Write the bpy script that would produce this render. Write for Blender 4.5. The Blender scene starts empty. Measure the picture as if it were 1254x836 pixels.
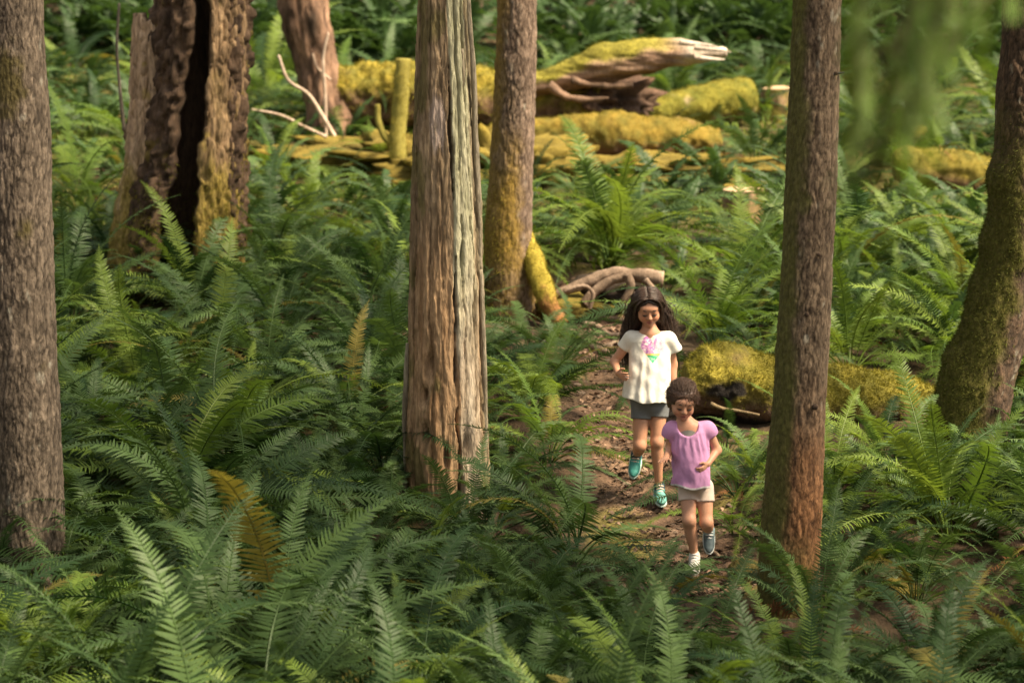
import bpy, math, random
import numpy as np
from mathutils import Vector, Matrix, Euler

random.seed(7)
RNG = np.random.default_rng(11)
SC = bpy.context.scene
COL = SC.collection
R = math.radians

# ------------------------------------------------------------------ camera
FPX, CX, CY = 3000.0, 627.0, 418.0        # focal length and centre in photograph pixels (1254 x 836)
PITCH = R(10.0)
CAM = np.array([0.0, 0.0, 5.0])
cam_d = bpy.data.cameras.new('camera')
cam_d.sensor_width = 36.0
cam_d.lens = FPX * 36.0 / 1254.0
cam_d.clip_end = 800
cam_d.dof.use_dof = True
cam_d.dof.focus_distance = 13.5
cam_d.dof.aperture_fstop = 2.0
cam = bpy.data.objects.new('camera', cam_d)
COL.objects.link(cam)
cam.location = CAM
cam.rotation_euler = (math.pi / 2 - PITCH, 0, 0)
SC.camera = cam

# ------------------------------------------------------------------ sky, sun, exposure
SUN_EL, SUN_AZ = R(54), R(112)            # azimuth clockwise from +Y: from the right of the view
world = bpy.data.worlds.new('World')
SC.world = world
world.use_nodes = True
wn = world.node_tree.nodes
wl = world.node_tree.links
sky = wn.new('ShaderNodeTexSky')
sky.sky_type = 'NISHITA'
sky.sun_disc = False
sky.sun_elevation = SUN_EL
sky.sun_rotation = SUN_AZ
sky.air_density = 1.0
sky.dust_density = 4.0
sky.ozone_density = 1.0
hs = wn.new('ShaderNodeHueSaturation')    # hazy, milky sky rather than deep blue
hs.inputs['Saturation'].default_value = 0.0
wl.new(sky.outputs[0], hs.inputs['Color'])
wl.new(hs.outputs[0], wn['Background'].inputs[0])
wn['Background'].inputs[1].default_value = 0.072
sun_d = bpy.data.lights.new('sun', 'SUN')
sun_d.energy = 4.6
sun_d.angle = R(16)
sun_d.color = (1.0, 0.82, 0.56)
sun = bpy.data.objects.new('sun', sun_d)
COL.objects.link(sun)
_sd = Vector((math.sin(SUN_AZ) * math.cos(SUN_EL), math.cos(SUN_AZ) * math.cos(SUN_EL), math.sin(SUN_EL)))
sun.rotation_euler = (-_sd).to_track_quat('-Z', 'Y').to_euler()
sun.location = (20, -10, 40)
SC.view_settings.view_transform = 'Standard'
SC.view_settings.look = 'None'
SC.view_settings.gamma = 1.0
SC.view_settings.exposure = 1.6
SC.render.engine = 'CYCLES'
SC.cycles.use_denoising = True
SC.cycles.max_bounces = 6
SC.cycles.transparent_max_bounces = 4
SC.cycles.sample_clamp_indirect = 4.0

# ------------------------------------------------------------------ pixel <-> world helpers
UPV = np.array([0, math.sin(PITCH), math.cos(PITCH)])
FWD = np.array([0, math.cos(PITCH), -math.sin(PITCH)])

def ray(px, py):
    return np.array([1.0, 0, 0]) * (px - CX) / FPX + UPV * (CY - py) / FPX + FWD

def at(px, py, Y):
    """the point on a pixel's ray at world distance Y"""
    d = ray(px, py)
    return CAM + d * ((Y - CAM[1]) / d[1])

def project(P):
    P = np.asarray(P, float) - CAM
    z = P @ FWD
    return CX + FPX * P[..., 0] / z, CY - FPX * (P @ UPV) / z, z

# ------------------------------------------------------------------ noise
def _hash(ix, iy, iz, seed):
    with np.errstate(over='ignore'):
        h = (ix.astype(np.uint32) * np.uint32(374761393) + iy.astype(np.uint32) * np.uint32(668265263)
             + iz.astype(np.uint32) * np.uint32(2147483647 & 0x7feb352d) + np.uint32(seed * 974711 + 13))
        h ^= h >> np.uint32(13)
        h *= np.uint32(1274126177)
        h ^= h >> np.uint32(16)
        h *= np.uint32(2246822519)
        h ^= h >> np.uint32(13)
    return (h & np.uint32(0xffffff)).astype(np.float32) / 16777216.0

def vnoise(p, seed=0):
    p = np.asarray(p, np.float32)
    f = np.floor(p)
    i = f.astype(np.int64)
    t = p - f
    t = t * t * (3 - 2 * t)
    out = 0
    for dx in (0, 1):
        wx = t[..., 0] if dx else 1 - t[..., 0]
        for dy in (0, 1):
            wy = t[..., 1] if dy else 1 - t[..., 1]
            for dz in (0, 1):
                wz = t[..., 2] if dz else 1 - t[..., 2]
                out = out + wx * wy * wz * _hash(i[..., 0] + dx, i[..., 1] + dy, i[..., 2] + dz, seed)
    return out * 2 - 1

def fbm(p, octs=4, seed=0):
    p = np.asarray(p, np.float32)
    a, s, out = 1.0, 1.0, 0
    for o in range(octs):
        out = out + a * vnoise(p * s, seed + o * 17)
        a *= 0.5
        s *= 2.03
    return out / 1.6

def voronoi(p, seed=0):
    p = np.asarray(p, np.float32)
    i = np.floor(p).astype(np.int64)
    f1 = np.full(p.shape[:-1], 9.0, np.float32)
    f2 = f1.copy()
    cid = f1.copy()
    for dx in (-1, 0, 1):
        for dy in (-1, 0, 1):
            for dz in (-1, 0, 1):
                a, b, c = i[..., 0] + dx, i[..., 1] + dy, i[..., 2] + dz
                q = np.stack([a + _hash(a, b, c, seed), b + _hash(a, b, c, seed + 1), c + _hash(a, b, c, seed + 2)], -1)
                d = np.sqrt(((q - p) ** 2).sum(-1))
                near = d < f1
                f2 = np.where(near, f1, np.minimum(f2, d))
                cid = np.where(near, _hash(a, b, c, seed + 3), cid)
                f1 = np.where(near, d, f1)
    return f1, f2, cid

def sstep(a, b, x):
    t = np.clip((x - a) / (b - a), 0, 1)
    return t * t * (3 - 2 * t)

def mix(a, b, t):
    t = np.asarray(t)[..., None]
    return np.asarray(a) * (1 - t) + np.asarray(b) * t

# ------------------------------------------------------------------ materials
MATS = {}

def node_mat(name, build):
    m = bpy.data.materials.new(name)
    m.use_nodes = True
    nt = m.node_tree
    build(nt, nt.nodes['Principled BSDF'], nt.nodes['Material Output'])
    MATS[name] = m
    return m

def attr_mat(name, rough=0.9, nscale=60, namp=0.35, bump=0.4, bscale=90, bdist=0.01, stretch=(1, 1, 1), spec=0.25, sss=0.0):
    """colour from the mesh's own 'col' attribute, with fine mottling and fine relief on top"""
    def b(nt, bsdf, out):
        N, L = nt.nodes, nt.links
        a = N.new('ShaderNodeAttribute'); a.attribute_name = 'col'
        tc = N.new('ShaderNodeTexCoord')
        mp = N.new('ShaderNodeMapping'); mp.inputs['Scale'].default_value = stretch
        L.new(tc.outputs['Object'], mp.inputs[0])
        n = N.new('ShaderNodeTexNoise'); n.inputs['Scale'].default_value = nscale; n.inputs['Detail'].default_value = 5
        L.new(mp.outputs[0], n.inputs['Vector'])
        r = N.new('ShaderNodeMapRange'); r.inputs['From Min'].default_value = 0.25; r.inputs['From Max'].default_value = 0.75
        r.inputs['To Min'].default_value = 1 - namp; r.inputs['To Max'].default_value = 1 + namp
        L.new(n.outputs['Fac'], r.inputs['Value'])
        mx = N.new('ShaderNodeVectorMath'); mx.operation = 'SCALE'
        L.new(a.outputs['Color'], mx.inputs[0]); L.new(r.outputs[0], mx.inputs['Scale'])
        L.new(mx.outputs[0], bsdf.inputs['Base Color'])
        bsdf.inputs['Roughness'].default_value = rough
        bsdf.inputs['Specular IOR Level'].default_value = spec
        if sss:
            bsdf.inputs['Subsurface Weight'].default_value = sss
            bsdf.inputs['Subsurface Radius'].default_value = (0.012, 0.005, 0.003)
            bsdf.inputs['Subsurface Scale'].default_value = 1.0
        if bump:
            n2 = N.new('ShaderNodeTexNoise'); n2.inputs['Scale'].default_value = bscale; n2.inputs['Detail'].default_value = 6
            L.new(mp.outputs[0], n2.inputs['Vector'])
            bp = N.new('ShaderNodeBump'); bp.inputs['Strength'].default_value = bump; bp.inputs['Distance'].default_value = bdist
            L.new(n2.outputs['Fac'], bp.inputs['Height'])
            L.new(bp.outputs[0], bsdf.inputs['Normal'])
    return node_mat(name, b)

attr_mat('bark', 0.92, 70, 0.4, 0.6, 110, 0.012, (1, 1, 0.45))
attr_mat('wood', 0.88, 60, 0.45, 0.8, 110, 0.012, (1, 1, 0.22))
attr_mat('soil', 0.95, 30, 0.45, 0.7, 60, 0.02)
attr_mat('moss', 0.95, 90, 0.4, 0.9, 150, 0.02)
attr_mat('skin', 0.48, 160, 0.10, 0.12, 260, 0.001, spec=0.35, sss=0.06)
attr_mat('cloth', 0.9, 300, 0.10, 0.35, 420, 0.002, spec=0.15)
attr_mat('shoe', 0.6, 200, 0.08, 0.2, 400, 0.002, spec=0.35)

def leaf_mat(name, c0, c1, trans=0.28, rough=0.48, spec=0.2):
    def b(nt, bsdf, out):
        N, L = nt.nodes, nt.links
        oi = N.new('ShaderNodeObjectInfo')
        cr = N.new('ShaderNodeValToRGB')
        cr.color_ramp.elements[0].color = (*c0, 1); cr.color_ramp.elements[1].color = (*c1, 1)
        L.new(oi.outputs['Random'], cr.inputs[0])
        tc = N.new('ShaderNodeTexCoord')
        n = N.new('ShaderNodeTexNoise'); n.inputs['Scale'].default_value = 9; n.inputs['Detail'].default_value = 4
        L.new(tc.outputs['Object'], n.inputs['Vector'])
        r = N.new('ShaderNodeMapRange'); r.inputs['From Min'].default_value = 0.3; r.inputs['From Max'].default_value = 0.7
        r.inputs['To Min'].default_value = 0.75; r.inputs['To Max'].default_value = 1.25
        L.new(n.outputs['Fac'], r.inputs['Value'])
        mx = N.new('ShaderNodeVectorMath'); mx.operation = 'SCALE'
        L.new(cr.outputs[0], mx.inputs[0]); L.new(r.outputs[0], mx.inputs['Scale'])
        L.new(mx.outputs[0], bsdf.inputs['Base Color'])
        bsdf.inputs['Roughness'].default_value = rough
        bsdf.inputs['Specular IOR Level'].default_value = spec
        tr = N.new('ShaderNodeBsdfTranslucent')
        br = N.new('ShaderNodeVectorMath'); br.operation = 'MULTIPLY'; br.inputs[1].default_value = (1.5, 1.5, 0.8)
        L.new(mx.outputs[0], br.inputs[0]); L.new(br.outputs[0], tr.inputs['Color'])
        ms = N.new('ShaderNodeMixShader'); ms.inputs[0].default_value = trans
        L.new(bsdf.outputs[0], ms.inputs[1]); L.new(tr.outputs[0], ms.inputs[2])
        L.new(ms.outputs[0], out.inputs['Surface'])
    return node_mat(name, b)

leaf_mat('fern_green', (0.018, 0.043, 0.014), (0.084, 0.138, 0.042))
leaf_mat('fern_fresh', (0.075, 0.130, 0.022), (0.14, 0.195, 0.035), 0.35)
leaf_mat('fern_dead', (0.13, 0.055, 0.024), (0.24, 0.12, 0.05), 0.15, 0.8, 0.1)
leaf_mat('fern_yellow', (0.14, 0.13, 0.03), (0.20, 0.165, 0.04), 0.3)
leaf_mat('moss_fibre', (0.14, 0.135, 0.020), (0.23, 0.19, 0.03), 0.25, 0.8, 0.1)
leaf_mat('moss_dark', (0.075, 0.085, 0.018), (0.12, 0.11, 0.022), 0.25, 0.8, 0.1)
leaf_mat('needle', (0.085, 0.17, 0.025), (0.12, 0.20, 0.035), 0.4, 0.5)
leaf_mat('grass', (0.09, 0.16, 0.025), (0.15, 0.2, 0.04), 0.35, 0.6, 0.2)
leaf_mat('litter', (0.10, 0.06, 0.038), (0.16, 0.10, 0.065), 0.05, 0.8, 0.1)
def _hair(c, r=0.45):
    def b(nt, bsdf, out):
        N, L = nt.nodes, nt.links
        tc = N.new('ShaderNodeTexCoord')
        n = N.new('ShaderNodeTexNoise'); n.inputs['Scale'].default_value = 120; n.inputs['Detail'].default_value = 3
        L.new(tc.outputs['Object'], n.inputs['Vector'])
        cr = N.new('ShaderNodeValToRGB')
        cr.color_ramp.elements[0].position = 0.3; cr.color_ramp.elements[1].position = 0.7
        cr.color_ramp.elements[0].color = (*[v * 0.6 for v in c], 1); cr.color_ramp.elements[1].color = (*[v * 1.5 for v in c], 1)
        L.new(n.outputs['Fac'], cr.inputs[0]); L.new(cr.outputs[0], bsdf.inputs['Base Color'])
        bsdf.inputs['Roughness'].default_value = r
    return b
node_mat('hair_dark', _hair((0.045, 0.026, 0.018)))
node_mat('hair_brown', _hair((0.085, 0.045, 0.026)))

# ------------------------------------------------------------------ mesh helpers
def mesh_np(name, V, F, mat=None, col=None, smooth=True):
    """V (n,3); F list of index arrays, each (m,3) or (m,4)"""
    me = bpy.data.meshes.new(name)
    V = np.asarray(V, np.float32)
    if isinstance(F, np.ndarray):
        F = [F]
    F = [np.asarray(f, np.int32) for f in F if len(f)]
    loops = np.concatenate([f.ravel() for f in F])
    tot = np.concatenate([np.full(len(f), f.shape[1], np.int32) for f in F])
    start = np.concatenate([[0], np.cumsum(tot)[:-1]]).astype(np.int32)
    me.vertices.add(len(V)); me.loops.add(len(loops)); me.polygons.add(len(tot))
    me.vertices.foreach_set('co', V.ravel())
    me.loops.foreach_set('vertex_index', loops)
    me.polygons.foreach_set('loop_start', start)
    try:
        me.polygons.foreach_set('loop_total', tot)
    except Exception:
        pass
    me.polygons.foreach_set('use_smooth', np.full(len(tot), smooth, bool))
    if col is not None:
        ca = me.color_attributes.new('col', 'FLOAT_COLOR', 'POINT')
        c = np.ones((len(V), 4), np.float32); c[:, :3] = np.clip(col, 0, 1)
        ca.data.foreach_set('color', c.ravel())
    me.update(calc_edges=True)
    me.validate()
    if mat:
        me.materials.append(MATS[mat])
    return me

def obj(name, me, parent=None, loc=None):
    o = bpy.data.objects.new(name, me)
    COL.objects.link(o)
    if loc is not None:
        o.location = loc
    if parent is not None:
        o.parent = parent
    return o

def tag(o, label=None, cat=None, group=None, kind=None):
    if label: o['label'] = label
    if cat: o['category'] = cat
    if group: o['group'] = group
    if kind: o['kind'] = kind
    return o

def thing(name, label, cat, loc, group=None):
    o = bpy.data.objects.new(name, None)
    o.empty_display_size = 0.1
    COL.objects.link(o)
    o.location = loc
    return tag(o, label, cat, group)

def catmull(P, n):
    P = np.asarray(P, float)
    P = np.vstack([2 * P[0] - P[1], P, 2 * P[-1] - P[-2]])
    seg = len(P) - 3
    t = np.linspace(0, seg, n)
    i = np.minimum(t.astype(int), seg - 1)
    u = (t - i)[:, None]
    a, b, c, d = P[i], P[i + 1], P[i + 2], P[i + 3]
    return 0.5 * (2 * b + (c - a) * u + (2 * a - 5 * b + 4 * c - d) * u ** 2 + (3 * b - a - 3 * c + d) * u ** 3)

def grid_faces(nr, ns, wrap=True):
    i = np.arange(nr - 1)[:, None]
    j = np.arange(ns if wrap else ns - 1)[None, :]
    a = i * ns + j
    b = i * ns + (j + 1) % ns
    return np.stack([a, b, b + ns, a + ns], -1).reshape(-1, 4)

def sweep(C, r, ns, ref=(0, -1, 0), disp=None, colf=None, caps=True, squash=1.0):
    """tube along centres C (n,3), radii r (n,); theta 0 looks along ref. disp(P, th, s, N) -> metres, colf(P, th, s, d) -> rgb"""
    C = np.asarray(C, float); r = np.asarray(r, float)
    T = np.gradient(C, axis=0)
    T /= np.linalg.norm(T, axis=1)[:, None] + 1e-9
    ref = np.asarray(ref, float)
    U = ref - T * (T @ ref)[:, None]
    U /= np.linalg.norm(U, axis=1)[:, None] + 1e-9
    W = np.cross(T, U)
    th = np.linspace(0, 2 * math.pi, ns, endpoint=False)
    N = U[:, None, :] * np.cos(th)[None, :, None] * squash + W[:, None, :] * np.sin(th)[None, :, None]
    S = np.concatenate([[0], np.cumsum(np.linalg.norm(np.diff(C, axis=0), axis=1))])
    TH = np.broadcast_to(th, (len(C), ns)); SS = np.broadcast_to(S[:, None], (len(C), ns))
    P = C[:, None, :] + N * r[:, None, None]
    d = np.zeros((len(C), ns))
    if disp is not None:
        d = disp(P, TH, SS, N)
        P = P + N * d[..., None]
    V = P.reshape(-1, 3)
    F = [grid_faces(len(C), ns)]
    colr = None
    if colf is not None:
        colr = colf(P, TH, SS, d).reshape(-1, 3)
    if caps:
        n0 = len(V)
        V = np.vstack([V, C[0] - 0 * T[0], C[-1]])
        j = np.arange(ns)
        F.append(np.stack([np.full(ns, n0), (j + 1) % ns, j], -1))
        b = (len(C) - 1) * ns
        F.append(np.stack([np.full(ns, n0 + 1), b + j, b + (j + 1) % ns], -1))
        if colr is not None:
            colr = np.vstack([colr, colr[:ns].mean(0), colr[-ns:].mean(0)])
    return V, F, colr

class Bag:
    """collects several shapes of ONE part into one mesh"""
    def __init__(s): s.V, s.F, s.C, s.n = [], {3: [], 4: []}, [], 0
    def add(s, V, F, col=None):
        for f in (F if isinstance(F, list) else [F]):
            f = np.asarray(f)
            if len(f): s.F[f.shape[1]].append(f + s.n)
        s.V.append(V); s.n += len(V)
        s.C.append(np.broadcast_to(np.asarray((.5, .5, .5) if col is None else col, float), (len(V), 3)))
    def mesh(s, name, mat, smooth=True):
        F = [np.concatenate(f) for f in s.F.values() if f]
        return mesh_np(name, np.concatenate(s.V), F, mat, np.concatenate(s.C), smooth)

def moss_tufts(V, F4, dens, length, up_min=0.1, seed=0, maskf=None, droop=0.2):
    """many short blades growing from the upward faces of a quad mesh"""
    rg = np.random.default_rng(seed)
    a, b, c, d = (V[F4[:, k]] for k in range(4))
    n = np.cross(c - a, d - b)
    ar = np.linalg.norm(n, axis=1) * 0.5
    n = n / (2 * ar[:, None] + 1e-12)
    w = ar * np.clip((n[:, 2] - up_min) / (1 - up_min), 0, 1) ** 0.5
    if maskf is not None:
        w = w * maskf((a + c) / 2, n)
    tot = w.sum()
    cnt = int(min(tot * dens * 1.8, 60000))
    if cnt < 3 or tot <= 0:
        return None
    f = rg.choice(len(w), cnt, p=w / tot)
    u, v = rg.random((2, cnt, 1))
    p = a[f] * (1 - u) * (1 - v) + b[f] * u * (1 - v) + c[f] * u * v + d[f] * (1 - u) * v
    dirn = n[f] + rg.normal(0, 0.75, (cnt, 3)) - np.array([0, 0, droop])
    dirn /= np.linalg.norm(dirn, axis=1)[:, None]
    side = np.cross(dirn, rg.normal(0, 1, (cnt, 3)))
    side /= np.linalg.norm(side, axis=1)[:, None] + 1e-9
    L = length * (0.5 + rg.random((cnt, 1)))
    wd = 0.085 * L
    p = p - n[f] * 0.003
    VV = np.stack([p - side * wd, p + side * wd, p + dirn * L], 1).reshape(-1, 3)
    FF = np.arange(cnt * 3).reshape(-1, 3)
    return VV, FF
# ================================================================== the ground and the trail
TRAIL_PX = [(872, 800), (862, 730), (852, 690), (830, 640), (806, 592), (778, 540), (764, 490), (752, 445), (738, 408), (705, 372), (690, 352)]

def gbase(x, y):
    x = np.asarray(x, float); y = np.asarray(y, float)
    z = 0.06 + 0.119 * y
    z = z + np.clip((7.0 - y) / 7.0, 0, 1.6) ** 2 * 3.2            # bank the camera stands on
    t = np.clip(y - 26.5, 0, 60)
    z = z + 0.30 * t * sstep(0, 6, t)                               # hillside behind
    P = np.stack([x * 0.5, y * 0.5, 0 * x], -1)
    z = z + 0.10 * fbm(P, 3, 3) * sstep(7, 10, y)
    return z

_YM = np.arange(6, 80, 0.04)
def ray_ground(px, py, f=gbase):
    d = ray(px, py)
    P = CAM + d * (_YM / d[1])[:, None]
    hit = np.nonzero(P[:, 2] < f(P[:, 0], P[:, 1]))[0]
    return P[hit[0]] if len(hit) else P[-1]

TRAIL = np.array([ray_ground(*p)[:2] for p in TRAIL_PX])
TRAIL = catmull(TRAIL, 80)
TRAIL_HW = np.interp(np.linspace(0, 1, 80), [0, .3, .6, .85, 1], [.16, .19, .22, .26, .24])

def trail_dist(x, y):
    x = np.asarray(x, float); y = np.asarray(y, float)
    d = np.hypot(x[..., None] - TRAIL[:, 0], y[..., None] - TRAIL[:, 1]) - TRAIL_HW
    return d.min(-1)

def gz(x, y):
    z = gbase(x, y)
    d = trail_dist(x, y)
    return z - 0.05 * (1 - sstep(-0.12, 0.2, d))

def G(px, py):
    """ground point under a pixel"""
    return ray_ground(px, py, gbase)

xs = np.concatenate([np.linspace(-160, -9, 26), np.arange(-8.8, 8.8, 0.085), np.linspace(9, 160, 26)])
ys = np.concatenate([np.linspace(-60, 8, 34), np.arange(8.1, 20, 0.07), np.arange(20, 36, 0.16), np.linspace(36.5, 190, 40)])
X, Y = np.meshgrid(xs, ys)
Z = gz(X, Y)
td = trail_dist(X, Y)
P = np.stack([X, Y, Z], -1)
fine = fbm(np.stack([X * 6, Y * 6, 0 * X], -1), 4, 9)
Z = Z + 0.028 * fine * (np.abs(X) < 9)
P[..., 2] = Z
onp = 1 - sstep(-0.05, 0.22, td + 0.12 * fbm(np.stack([X * 4, Y * 4, 0 * X], -1), 3, 5))
n1 = fbm(np.stack([X * 1.6, Y * 1.6, 0 * X], -1), 4, 21)
n2 = fbm(np.stack([X * 11, Y * 11, 0 * X], -1), 3, 22)
colr = mix((0.045, 0.032, 0.020), (0.085, 0.055, 0.032), np.clip(n2 * .5 + .5, 0, 1))
mossy = (1 - sstep(26, 29, Y)) * sstep(0.0, 0.5, n1 + 0.9 * sstep(17.5, 20.5, Y) * (1 - sstep(27, 30, Y)) - 0.3)
colr = mix(colr, mix((0.07, 0.075, 0.018), (0.15, 0.125, 0.03), np.clip(n2 * .6 + .5, 0, 1)), mossy * 0.85)
dirt = mix((0.075, 0.044, 0.029), (0.20, 0.125, 0.082), np.clip(n2 * .9 + .5 + .35 * n1, 0, 1))
colr = mix(colr, dirt, onp)
edge_m = sstep(0.05, 0.4, n1) * sstep(-0.1, 0.05, td) * (1 - sstep(0.2, 0.4, td))
colr = mix(colr, (0.15, 0.13, 0.03), edge_m * 0.7)
o = obj('forest_floor', mesh_np('forest_floor', P.reshape(-1, 3), grid_faces(len(ys), len(xs), False), 'soil', colr.reshape(-1, 3)))
tag(o, kind='structure')

# quick look-ups for placing things
_lx, _ly = np.arange(-14, 14, .1), np.arange(0, 60, .1)
_GX, _GY = np.meshgrid(_lx, _ly)
_GZ, _GT = gz(_GX, _GY), trail_dist(_GX, _GY)
def _look(A, x, y):
    u = min(max((x + 14) / .1, 0), len(_lx) - 1.001); v = min(max(y / .1, 0), len(_ly) - 1.001)
    i, j = int(u), int(v); u -= i; v -= j
    return float((A[j, i] * (1 - u) + A[j, i + 1] * u) * (1 - v) + (A[j + 1, i] * (1 - u) + A[j + 1, i + 1] * u) * v)
def gzq(x, y): return _look(_GZ, x, y)
def tdq(x, y): return _look(_GT, x, y)
def project1(x, y, z):
    z -= CAM[2]
    d = y * FWD[1] + z * FWD[2]
    return CX + FPX * x / d, CY - FPX * (y * UPV[1] + z * UPV[2]) / d, d

# leaf litter, twigs and stones on the trail: nobody could count them
bags = {'litter': Bag(), 'fern_dead': Bag(), 'soil': Bag()}
rg = np.random.default_rng(5)
cnt = 0
while cnt < 7000:
    k = rg.integers(0, 80)
    x, y = TRAIL[k] + rg.normal(0, 0.28, 2)
    if tdq(x, y) > 0.28: continue
    z = gzq(x, y) + 0.006
    s = 0.007 + 0.026 * rg.random() ** 2
    a = rg.random() * 6.28
    e = np.array([[math.cos(a), math.sin(a), rg.normal(0, .3)], [-math.sin(a), math.cos(a), rg.normal(0, .3)]]) * s * np.array([[1.0], [0.25 + .5 * rg.random()]])
    p = np.array([x, y, z])
    cc = np.array((.065, .043, .03)) * (.5 + rg.random() * (5.0 if rg.random() < .35 else 2))
    bags['soil'].add(np.array([p - e[0], p - e[1], p + e[0], p + e[1] + [0, 0, s * .3]]), np.array([[0, 1, 2, 3]]), cc)
    cnt += 1
o = obj('leaf_litter', bags['soil'].mesh('leaf_litter', 'soil', False))
tag(o, 'scattered dry leaf bits and wood chips on the dirt trail', 'leaf litter', kind='stuff')
# trail stones, embedded flakes
STONE = None
def blob(name, seed, mat, rad=(1, 1, .6), c0=(.2, .14, .1), c1=(.33, .25, .19), n=14, amp=.25, fr=1.6):
    th = np.linspace(0, 2 * math.pi, n * 2, endpoint=False)
    ph = np.linspace(0.02, math.pi - 0.02, n)
    D = np.stack([np.sin(ph)[:, None] * np.cos(th), np.sin(ph)[:, None] * np.sin(th), np.cos(ph)[:, None] + 0 * th], -1)
    nn = fbm(D * fr + seed * 3.1, 4, seed)
    V = D * (1 + amp * nn[..., None]) * np.array(rad)
    return V.reshape(-1, 3), grid_faces(n, n * 2), mix(c0, c1, np.clip(nn * .7 + .5, 0, 1)).reshape(-1, 3)

rg = np.random.default_rng(8)
stone_me = []
for k in range(4):
    V, F, C = blob('s', k + 40, 'soil', (1, .7, .35), n=8)
    stone_me.append(mesh_np('trail_stone', V, F, 'soil', C))
for k in range(60):
    i = rg.integers(8, 72)
    x, y = TRAIL[i] + rg.normal(0, 0.2, 2)
    s = 0.018 + 0.03 * rg.random() ** 2
    o = obj('trail_stone', stone_me[k % 4], loc=(x, y, float(gz(x, y)) + 0.004))
    o.scale = (s, s, s); o.rotation_euler = (0, 0, rg.random() * 6)
    tag(o, 'small flat brown stone pressed into the dirt trail', 'stone', 'stones in the dirt trail')
# ================================================================== trunks
def traced(rows, Y, top_h=None, r_top=None):
    """rows (py, left, right) traced at distance Y -> control centres and radii, base first"""
    C, r = [], []
    for py, l, rr in sorted(rows, key=lambda q: -q[0]):
        c = at((l + rr) / 2, py, Y)
        e = at(rr, py, Y)
        C.append(c); r.append(e[0] - c[0])
    if top_h:
        d = (C[-1] - C[-2]) / np.linalg.norm(C[-1] - C[-2])
        d = d * 0.35 + np.array([0, 0, .65]); d /= np.linalg.norm(d)
        n = 4
        c, q = C[-1], r[-1]
        for k in range(1, n + 1):
            C.append(c + d * top_h * k / n); r.append(q + (r_top - q) * k / n)
    return np.array(C), np.array(r)

def rings(C, r, zsplit, fine, coarse):
    """resample control points: 'fine' ring spacing below height zsplit, 'coarse' above"""
    D = catmull(np.column_stack([C, r]), 800)
    S = np.concatenate([[0], np.cumsum(np.linalg.norm(np.diff(D[:, :3], axis=0), axis=1))])
    zs = np.interp(zsplit, D[:, 2], S) if D[-1, 2] > zsplit else S[-1]
    s = np.concatenate([np.arange(0, zs, fine), np.arange(zs, S[-1], coarse), [S[-1]]])
    Q = np.stack([np.interp(s, S, D[:, k]) for k in range(4)], -1)
    return Q[:, :3], Q[:, 3]

def fir_disp(w=0.017, h=0.085, amp=0.0075, seed=0, lumps=0.014):
    def f(P, TH, SS, N):
        q = P + 0.016 * np.stack([vnoise(P * 14, seed + 1), vnoise(P * 14 + 9, seed + 2), 2.5 * vnoise(P * 9, seed + 4)], -1)
        f1, f2, cid = voronoi(q / np.array([w, w, h]), seed)
        plate = sstep(0.02, 0.22, f2 - f1 + .10 * vnoise(P * np.array([120, 120, 40]), seed + 6))
        g1, g2, gid = voronoi(q / np.array([w * 2.3, w * 2.3, h * 2.6]) + 7, seed + 50)
        f.plate = (plate * (0.45 + 0.8 * cid)) * .6 + .4 * sstep(.02, .3, g2 - g1) * (.6 + .6 * gid)
        return amp * (f.plate - 0.6) + lumps * fbm(P * np.array([4, 4, 1.5]), 3, seed + 7) + 0.004 * fbm(P * np.array([90, 90, 30]), 2, seed + 8)
    return f

def fir_col(dispf, lo, hi, seed=0, moss=None, extra=None):
    def f(P, TH, SS, d):
        n = fbm(P * np.array([30, 30, 10]), 3, seed + 31)
        c = mix(lo, hi, np.clip(dispf.plate * 0.85 + 0.25 * n, 0, 1))
        big = fbm(P * np.array([5, 5, 2]), 3, seed + 33)
        c = c * (1 + 0.22 * big[..., None])
        lich = sstep(0.45, 0.7, fbm(P * np.array([22, 22, 12]), 3, seed + 35))
        c = mix(c, (0.33, 0.31, 0.25), lich * 0.5)
        if extra is not None:
            c = extra(P, TH, c)
        if moss is not None:
            m, mc = moss(P, TH)
            g = fbm(P * 45, 3, seed + 37)
            c = mix(c, np.asarray(mc) * (1 + 0.45 * g[..., None]), np.clip(m, 0, 1))
        return np.clip(c, 0.005, 1)
    return f

def image_side(TH):
    """-1 at the picture-left flank of an upright trunk, +1 at the right (theta 0 faces the camera)"""
    return np.sin(TH)

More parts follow.
